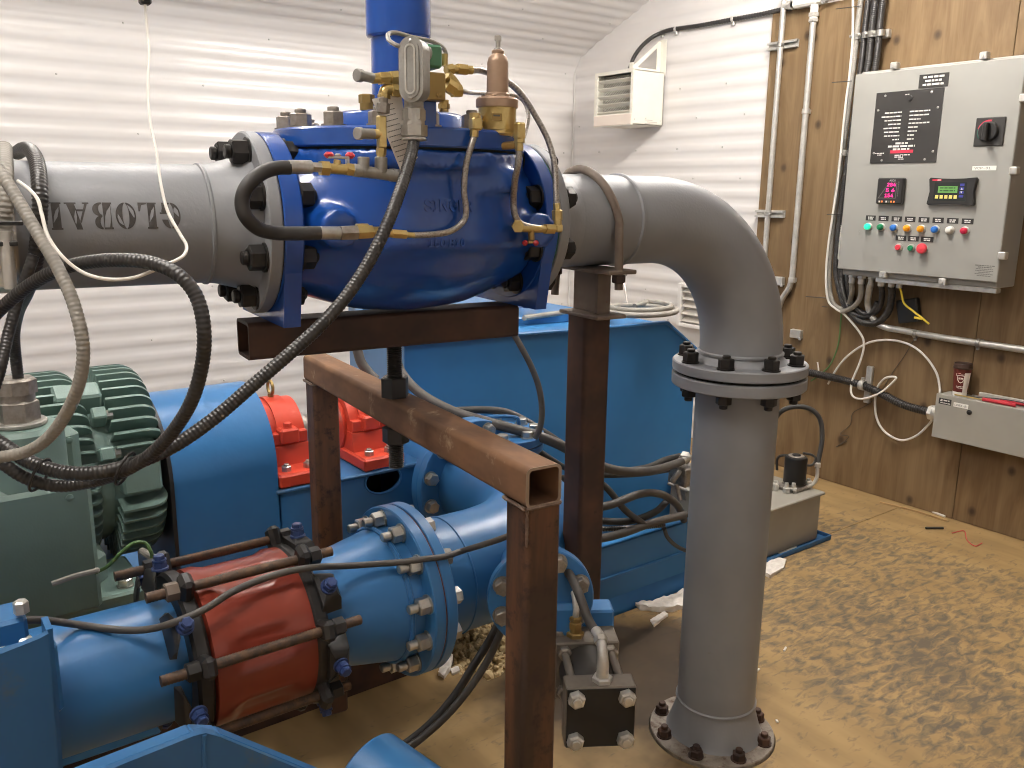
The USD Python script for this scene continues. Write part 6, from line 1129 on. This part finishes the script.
# hoses lying in front of the tank
def hz_(pts, r, m_, lab, ct_='hose'): return solo('hydraulic_hose', hose([dh(*p) for p in pts], r, 12, 8), m_, lab, ct_)
hz_([(395, 352, 2.9), (401, 372, 2.9), (420, 393, 2.85), (450, 410, 2.8), (480, 420, 2.75), (510, 428, 2.72), (535, 435, 2.72), (560, 445, 2.74), (590, 462, 2.8), (620, 471, 2.9), (650, 471, 3.1), (672, 465, 3.4), (682, 461, 3.5)], 0.0165, 'hose_grey', 'thick grey hose sweeping down from behind the threaded rod to the valve block')
hz_([(512, 331, 2.65), (520, 345, 2.65), (531, 366, 2.65), (539, 388, 2.65), (542, 410, 2.65), (540, 428, 2.65), (535, 438, 2.66)], 0.0095, 'hose_grey', 'grey hose hanging down the tank face from under the blue valve')
hz_([(440, 412, 2.9), (470, 410, 2.9), (500, 411, 2.9), (520, 418, 2.9), (545, 433, 2.9), (575, 452, 2.95), (610, 470, 3.05), (645, 468, 3.3), (665, 460, 3.5), (680, 456, 3.6)], 0.013, 'rubber', 'black hose behind the thick grey hose below the tank face')
hz_([(540, 452, 2.85), (570, 470, 2.9), (600, 475, 3.0), (640, 474, 3.2), (668, 470, 3.45)], 0.010, 'rubber', 'thin black hose just under the thick grey hose')
hz_([(560, 520, 2.9), (585, 510, 2.95), (610, 505, 3.0), (640, 494, 3.1), (660, 494, 3.2), (674, 502, 3.3), (681, 512, 3.4), (684, 520, 3.45)], 0.0145, 'hose_grey', 'grey hose arching low over the skid beside the standpipe')
hz_([(560, 478, 2.9), (600, 483, 3.0), (625, 510, 3.05), (645, 525, 3.1)], 0.012, 'hose_grey', 'grey hose slanting down behind the column')
hz_([(565, 540, 2.85), (590, 540, 2.9), (620, 534, 3.0), (655, 522, 3.15), (685, 515, 3.3)], 0.0145, 'hose_grey', 'lowest grey hose crossing to the standpipe above the skid')
hz_([(570, 518, 3.0), (600, 521, 3.05), (630, 521, 3.1), (655, 512, 3.2), (668, 500, 3.35)], 0.013, 'rubber', 'black hose behind the low arching hose')
hz_([(664, 528, 3.3), (668, 538, 3.35), (678, 547, 3.4), (692, 553, 3.45)], 0.008, 'hose_grey', 'thin hose drooping behind the standpipe beside the oil tank')
solo('flexible_conduit', flex([dh(560, 528, 3.05), dh(600, 529, 3.1), dh(640, 527, 3.2), dh(664, 525, 3.3)], 0.010, 0.012, 0.15, 8), 'flex_black', 'thin ribbed black conduit lying among the low hoses', 'conduit')
hz_([(357, 349, 2.95), (361, 362, 2.95), (368, 372, 2.95), (376, 380, 2.95)], 0.017, 'hose_grey', 'grey hose end seen between the two brown beams')
# two dark hoses to the floor
hz_([(515, 585, 2.5), (503, 612, 2.48), (494, 632, 2.45), (486, 646, 2.45), (472, 668, 2.42), (455, 695, 2.38), (432, 722, 2.33), (408, 742, 2.3), (380, 760, 2.26)], 0.0115, 'rubber', 'dark hose running down to the floor between pipe flange and front post')
hz_([(520, 590, 2.45), (508, 615, 2.42), (499, 636, 2.4), (490, 656, 2.4), (474, 682, 2.36), (450, 712, 2.3), (424, 736, 2.26), (400, 754, 2.22), (380, 772, 2.2)], 0.0105, 'hose_grey', 'second hose down to the floor, nearer the front post')
# ================================================================== FLOOR LITTER
def blob(pts, z0, h, seed):
    rg = np.random.default_rng(seed); P = Polygon([(p[0], p[1]) for p in pts]).buffer(0.004); ms = []
    return P
def foam(pts, lab, seed, h=0.02):
    W = [PZ(x, y, 0.0) for x, y in pts]; P = Polygon([(w[0], w[1]) for w in W]).buffer(0); 
    m = m3.CrossSection([np.array(P.exterior.coords)[:-1][::(1 if P.exterior.is_ccw else -1)].tolist()]).extrude(h).refine_to_length(0.012); me = m.to_mesh(); v = me.vert_properties[:, :3].copy(); nz_ = meshkit.fbm(v * 40, 3, seed)
    v[:, 2] = np.where(v[:, 2] > h / 2, v[:, 2] * (0.4 + 1.1 * nz_), v[:, 2]); v[:, :2] += (meshkit.fbm(v * 55 + 7, 2, seed)[:, None] - 0.5) * 0.014; v[:, 2] += 0.0005
    return solo('foam_scrap', trimesh.Trimesh(v, me.tri_verts, process=False), 'foam', lab, 'foam', smooth=40)
foam([(635, 606), (655, 604), (672, 598), (694, 590), (694, 606), (672, 612), (655, 612), (640, 610)], 'long scrap of white foam on the floor along the skid edge', 1, 0.022)
foam([(650, 622), (664, 613), (668, 616), (654, 627)], 'small curl of white foam in front of the long foam scrap', 2, 0.01)
foam([(764, 568), (772, 560), (786, 562), (784, 570), (770, 578), (763, 575)], 'white foam lump right of the standpipe by the blue tray', 3, 0.016)
foam([(772, 552), (790, 545), (797, 549), (782, 557)], 'flat white foam flake at the front edge of the blue tray', 4, 0.01)
foam([(438, 676), (444, 664), (449, 656), (453, 660), (450, 672), (444, 680)], 'white foam scrap on the floor below the bolted pipe flange', 5, 0.02)
foam([(450, 671), (458, 668), (460, 672), (452, 676)], 'tiny white foam crumb beside the scrap under the flange', 6, 0.01)
def pole(p, q, r, m_, name, lab, c): return solo(name, sweep(resample(np.array([PZ(*p, r), (PZ(*p, r) + PZ(*q, r)) / 2 + [0.02, -0.01, 0], PZ(*q, r)]), 0.03), r, 8), m_, lab, c)
pole((882, 495.5), (945, 516.5), 0.006, 'white_cable', 'loose_rod', 'thin white rod lying along the foot of the plywood wall', 'rod')
pole((880, 502), (948, 521), 0.005, 'orange_paint', 'loose_rod', 'thin wooden rod beside the white rod on the floor', 'rod')
solo('red_wire', hose([PZ(952, 533, 0.003), PZ(964, 531, 0.003), PZ(967, 540, 0.003), PZ(975, 546, 0.003), PZ(982, 543, 0.003)], 0.002, 6), 'push_red', 'thin red wire curled on the floor near the right wall', 'wire')
m = cbox((0, 0, 0), (0.09, 0.012, 0.01), 0.002); m.apply_transform(trimesh.transformations.rotation_matrix(-0.6, (0, 0, 1))); m.apply_translation(PZ(926, 529.5, 0.001)); solo('black_scrap', m, 'black_plastic', 'short black scrap on the floor near the right wall', 'scrap')
for k, (x, y, l, a) in enumerate(((785, 649, 0.03, 0.4), (777, 721, 0.012, 1.0), (758, 670, 0.02, 0.2))):
    m = obox(PZ(x, y, 0.004), (l, 0.007, 0.005), [(math.cos(a), math.sin(a), 0), (-math.sin(a), math.cos(a), 0), (0, 0, 1)], 0.001); solo('wood_chip', m, 'foam', ['pale wood sliver on the floor right of the standpipe', 'small pale chip on the floor at the lower right of the rusty flange', 'white chip on the floor against the standpipe side'][k], 'chip')
# ================================================================== FOREGROUND BLUE STEELWORK AT LOWER LEFT
bp = thing('steel_bracket', 'blue steel bracket plate with brown stains at the lower left edge', 'bracket', (-1.8, -0.05, 0.4))
pA = [PY(-60, 668, -0.02), PY(0, 650, -0.02), PY(38, 635, -0.02), PY(47, 630, -0.02), PY(59, 790, -0.02), PY(-60, 840, -0.02)]
part(bp, 'front_plate', plate(Polygon([(p[0], p[2]) for p in pA]), (0, -0.02, 0), (1, 0, 0), (0, 0, 1), 0.014), 'dirty_blue')
e0, e1 = PY(46, 630, -0.02), PY(58, 790, -0.02); part(bp, 'edge_flange', trimesh.convex.convex_hull(np.array([e0, e0 + [0.01, 0, 0], e0 + [0, 0.05, 0], e0 + [0.01, 0.05, 0], e1, e1 + [0.01, 0, 0], e1 + [0, 0.05, 0], e1 + [0.01, 0.05, 0]])), 'pump_blue')
pb2 = thing('clamp_block', 'light blue clamp with silver hex bolts behind the bracket plate', 'clamp', (-1.8, 0.05, 0.85))
c0 = PY(8, 620, 0.06); part(pb2, 'block', [cbox((c0[0] - 0.2, 0.04, c0[2] - 0.08), (c0[0] + 0.026, 0.12, c0[2] + 0.006), 0.006)], 'pump_blue'); part(pb2, 'lower_block', cbox((c0[0] - 0.2, -0.004, c0[2] - 0.16), (c0[0] + 0.06, 0.05, c0[2] - 0.035), 0.006), 'pump_blue')
for x, y in ((21, 607), (25, 643), (2, 652)):
    q = PY(x, y, 0.045); part(pb2, 'hex_bolt', [hexa(q - EZv * 0.010, (0, 0, 1), 0.021, 0.022, 0.003, 0.2)], 'galv')
wd = thing('gusset_plate', 'blue peaked steel gusset in the lower left foreground', 'gusset', (-1.6, -0.42, 0.3))
YG = -0.42
pts = [PY(52, 784, YG), PY(190, 730, YG), PY(202, 727, YG), PY(216, 731, YG), PY(352, 786, YG), PY(352, 900, YG), PY(52, 900, YG)]
part(wd, 'front_plate', plate(Polygon([(p[0], p[2]) for p in pts]), (0, YG, 0), (1, 0, 0), (0, 0, 1), 0.016), 'dirty_blue')
for a_, b_ in ((0, 1), (1, 3), (3, 4)):
    p, q = pts[a_], pts[b_]; d = q - p; L = np.linalg.norm(d); d /= L; nn = np.cross(d, [0, -1, 0]); nn = nn if nn[2] > 0 else -nn
    part(wd, 'top_flange', obox((p + q) / 2 + np.array([0, 0.004, 0]) - nn * 0.004, (L, 0.024, 0.010), [d, EYv, nn], 0.002), 'pump_blue')
ap = PY(200, 722, YG); part(wd, 'weld_bead', sweep(np.array([ap + [0, -0.017, -0.01], ap + [-0.006, -0.017, -0.10]]), 0.003, 6), 'dirty_blue')
part(wd, 'leg', cbox((pts[1][0] - 0.02, YG - 0.006, 0.0), (pts[1][0] + 0.06, YG + 0.04, ap[2] - 0.12), 0.004), 'dirty_blue')
pt_ = thing('pipe_stub', 'short blue open pipe end at the bottom edge beside the gusset', 'pipe', PY(388, 770, -0.42))
ce = np.zeros(3); dr = np.array([0.30, -0.94, -0.16]); dr /= np.linalg.norm(dr); ce = PY(374, 783, -0.42) + dr * 0.2
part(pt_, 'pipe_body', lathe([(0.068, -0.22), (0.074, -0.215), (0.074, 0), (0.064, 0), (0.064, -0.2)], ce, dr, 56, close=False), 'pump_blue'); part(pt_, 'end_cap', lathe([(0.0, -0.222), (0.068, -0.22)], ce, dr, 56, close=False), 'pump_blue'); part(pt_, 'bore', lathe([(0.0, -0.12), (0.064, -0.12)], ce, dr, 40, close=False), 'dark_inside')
part(pt_, 'support_leg', cyl(ce - dr * 0.12 + [0, 0, -0.06], np.array([ce[0] - dr[0] * 0.12, ce[1] - dr[1] * 0.12, 0.0]), 0.03, 20), 'pump_blue')
# ================================================================== CABLES IN THE FOREGROUND
def fx(pts, r, m_, lab, pitch=0.0085, dep=0.12): return solo('flexible_conduit', flex([dh(*p) for p in pts], r * 0.87, pitch * 0.72, dep * 0.55, 14), m_, lab, 'conduit')
cD = (T(414.3, 140, TC + 0.018) - EYE) @ RC[2]
fx([(414, 140, cD), (411, 155, cD - 0.03), (402, 185, cD - 0.07), (389, 220, cD - 0.1), (371, 258, cD - 0.12), (348, 294, cD - 0.14), (320, 326, cD - 0.16), (288, 355, cD - 0.18), (252, 386, cD - 0.2), (212, 420, cD - 0.22), (172, 447, cD - 0.24), (130, 465, cD - 0.26), (95, 473, cD - 0.27), (62, 472, cD - 0.27), (30, 462, cD - 0.26), (5, 446, cD - 0.25), (-20, 430, cD - 0.24)], 0.0118, 'flex_black', 'black ribbed conduit sweeping from the valve conduit body down to the left bundle')
fx([(-12, 322, 1.22), (5, 305, 1.2), (30, 285, 1.17), (58, 270, 1.14), (90, 262, 1.12), (125, 260, 1.1), (155, 264, 1.09), (180, 276, 1.08), (197, 298, 1.08), (204, 330, 1.08), (202, 365, 1.1), (192, 400, 1.12), (174, 430, 1.15), (150, 455, 1.18), (122, 472, 1.2), (90, 482, 1.22), (58, 486, 1.22), (28, 479, 1.21), (5, 465, 1.2), (-15, 448, 1.2)], 0.0106, 'flex_black', 'black ribbed conduit making the big loop below the stencilled pipe')
fx([(-18, 150, 1.14), (0, 172, 1.13), (18, 200, 1.12), (38, 234, 1.11), (58, 268, 1.1), (74, 305, 1.09), (83, 345, 1.09), (80, 380, 1.1), (67, 412, 1.12), (48, 438, 1.15), (25, 452, 1.17), (-5, 458, 1.18)], 0.0095, 'flex_grey', 'grey ribbed conduit hanging in front of the stencilled pipe')
pp_ = PY(20, 398, 0.6); D2 = (np.array([hb[0], 0.6, hz + 0.1]) - EYE) @ RC[2]
fx([(19, 402, D2), (19, 385, D2), (16, 360, D2 - 0.02), (14, 335, D2 - 0.06), (18, 312, D2 - 0.15), (27, 290, 1.38), (34, 268, 1.33), (38, 240, 1.305), (40, 210, 1.29), (39.5, 185, 1.295), (37, 163, 1.33), (31, 151, 1.38), (24, 149, 1.43), (17, 153, 1.5)], 0.0135, 'flex_black', 'black ribbed conduit rising from the motor connector over the grey pipe', 0.009)
fx([(-8, 395, 1.25), (0, 370, 1.25), (8, 335, 1.27), (18, 300, 1.28), (27, 275, 1.27), (34, 255, 1.27)], 0.0095, 'flex_black', 'thin black conduit beside the motor conduit at the left edge')
solo('hanging_cable', hose([dh(145, 3, 1.42) + EZv * 1.4, dh(145, 3, 1.42) + EZv * 0.5] + [dh(*p) for p in ((145, 3, 1.42), (149, 45, 1.4), (148, 85, 1.37), (150, 120, 1.33), (157, 155, 1.28), (161, 185, 1.25), (168, 212, 1.22), (180, 234, 1.19), (186.5, 246, 1.18), (183, 256, 1.16), (168, 264, 1.13), (150, 272, 1.1), (130, 278.5, 1.08), (105, 279, 1.07), (82, 272, 1.07), (62, 256, 1.07), (48, 236, 1.08), (42, 215, 1.09), (38, 200, 1.1), (30, 190, 1.12), (18, 181, 1.16))], 0.0023, 8, 8), 'white_cable', 'thin white cord hanging from the roof and looping under the stencilled pipe', 'cord')
solo('cord_plug', [cyl(dh(145, -14, 1.42), dh(145, 3, 1.42), 0.010, 16, 0.002), obox(dh(145, 1, 1.42), (0.018, 0.018, 0.012), WA, 0.003)], 'black_plastic', 'small black plug at the top of the white cord', 'plug')
def on_pipe(x, y, r):
    d = ray(x, y); o_ = EYE - np.array(PO); A_ = d[1] ** 2 + d[2] ** 2; B_ = o_[1] * d[1] + o_[2] * d[2]; C_ = o_[1] ** 2 + o_[2] ** 2 - r * r; D2_ = B_ * B_ - A_ * C_
    k = (-B_ - math.sqrt(max(D2_, 0.0))) / A_; return EYE + d * k
cab = hose([dh(-25, 622, 1.44), dh(0, 622, 1.45), dh(25, 620, 1.475), dh(48, 620.5, 1.52)] + [on_pipe(*p) for p in ((80, 625, 0.13), (120, 630, 0.135), (150, 629, 0.16), (178, 621, 0.198), (205, 609, 0.203), (232, 592, 0.20), (260, 580, 0.19), (290, 571, 0.200), (318, 567, 0.203), (345, 566, 0.175), (375, 564, 0.168), (402, 562, 0.178), (425, 559, 0.205), (445, 556.5, 0.208), (462, 551, 0.19))] + [dh(485, 544, 1.86), dh(508, 536, 1.87), dh(530, 525, 1.9)], 0.0068, 12, 8)
solo('control_cable', cab, 'hose_grey', 'grey cable lying across the blue pipe and the red coupling', 'cable')
solo('green_wire', hose([dh(*p) for p in ((95, 573, 1.85), (108, 566, 1.85), (122, 552, 1.86), (134, 543, 1.88), (145, 543, 1.9), (151, 552, 1.9), (152, 558, 1.9))], 0.004, 8), 'green_wire', 'green earth wire looping at the foot of the green motor', 'wire')
solo('grey_tail_cable', hose([dh(*p) for p in ((52, 584, 1.75), (75, 576, 1.77), (95, 571, 1.8), (97, 570, 1.82))], 0.006, 8), 'flex_grey', 'dark cable end lying along the motor foot', 'cable')
solo('beige_cable', hose([dh(*p) for p in ((142, 551, 2.0), (150, 556, 1.97), (160, 560, 1.95), (166, 568, 1.93), (168, 578, 1.9))], 0.0085, 10), 'flex_grey', 'beige cable end dropping behind the black coupling ring', 'cable')
# bundle ties
for k, (x, y, d) in enumerate(((40, 475, 1.2), (125, 468.5, 1.2))):
    c = dh(x, y, d); solo('cable_tie', sweep(np.array([c + RC[0] * 0.0 + (math.cos(a) * 0.022) * (-RC[1]) + (math.sin(a) * 0.02) * RC[2] + RC[0] * 0.01 * math.cos(a) for a in np.linspace(0, 2 * PI, 28)]), 0.0022, 6, cap=False), 'black_plastic', ['black cable tie on the conduit bundle at the left edge', 'black cable tie on the conduit bundle before the motor fins'][k], 'cable tie')
# instrument bracket strapped on the pipe at the left edge
ib = thing('pipe_bracket', 'steel instrument bracket strapped to the grey pipe at the left edge', 'bracket', V(-1.75, -0.12, 0))
part(ib, 'band', lathe([(R0 + 0.001, -1.745), (R0 + 0.003, -1.745), (R0 + 0.003, -1.698), (R0 + 0.001, -1.698)], ORG, UX, 64, close=False), 'stainless'); part(ib, 'mounting_plate', tv(cbox((-1.82, -0.150, -0.085), (-1.712, -0.142, 0.045), 0.002)), 'galv')
part(ib, 'stand_off', tv(cbox((-1.80, -0.142, -0.03), (-1.72, -0.104, 0.02), 0.002)), 'dull_zinc'); part(ib, 'rail', [tv(cyl((-1.715, -0.162, -0.085), (-1.715, -0.162, 0.0), 0.009, 16)), tv(cyl((-1.748, -0.158, -0.02), (-1.748, -0.158, 0.05), 0.013, 16))], 'galv')
part(ib, 'tie_strap', [tv(cbox((-1.83, -0.168, 0.008), (-1.69, -0.164, 0.014), 0.001)), tv(cbox((-1.83, -0.17, -0.022), (-1.70, -0.166, -0.015), 0.001))], 'black_plastic')
part(ib, 'hose_band', flex([dh(4, 240, 1.28), dh(5, 200, 1.27), dh(5, 170, 1.29), dh(4, 148, 1.34)], 0.012, 0.007, 0.08, 12), 'flex_grey')
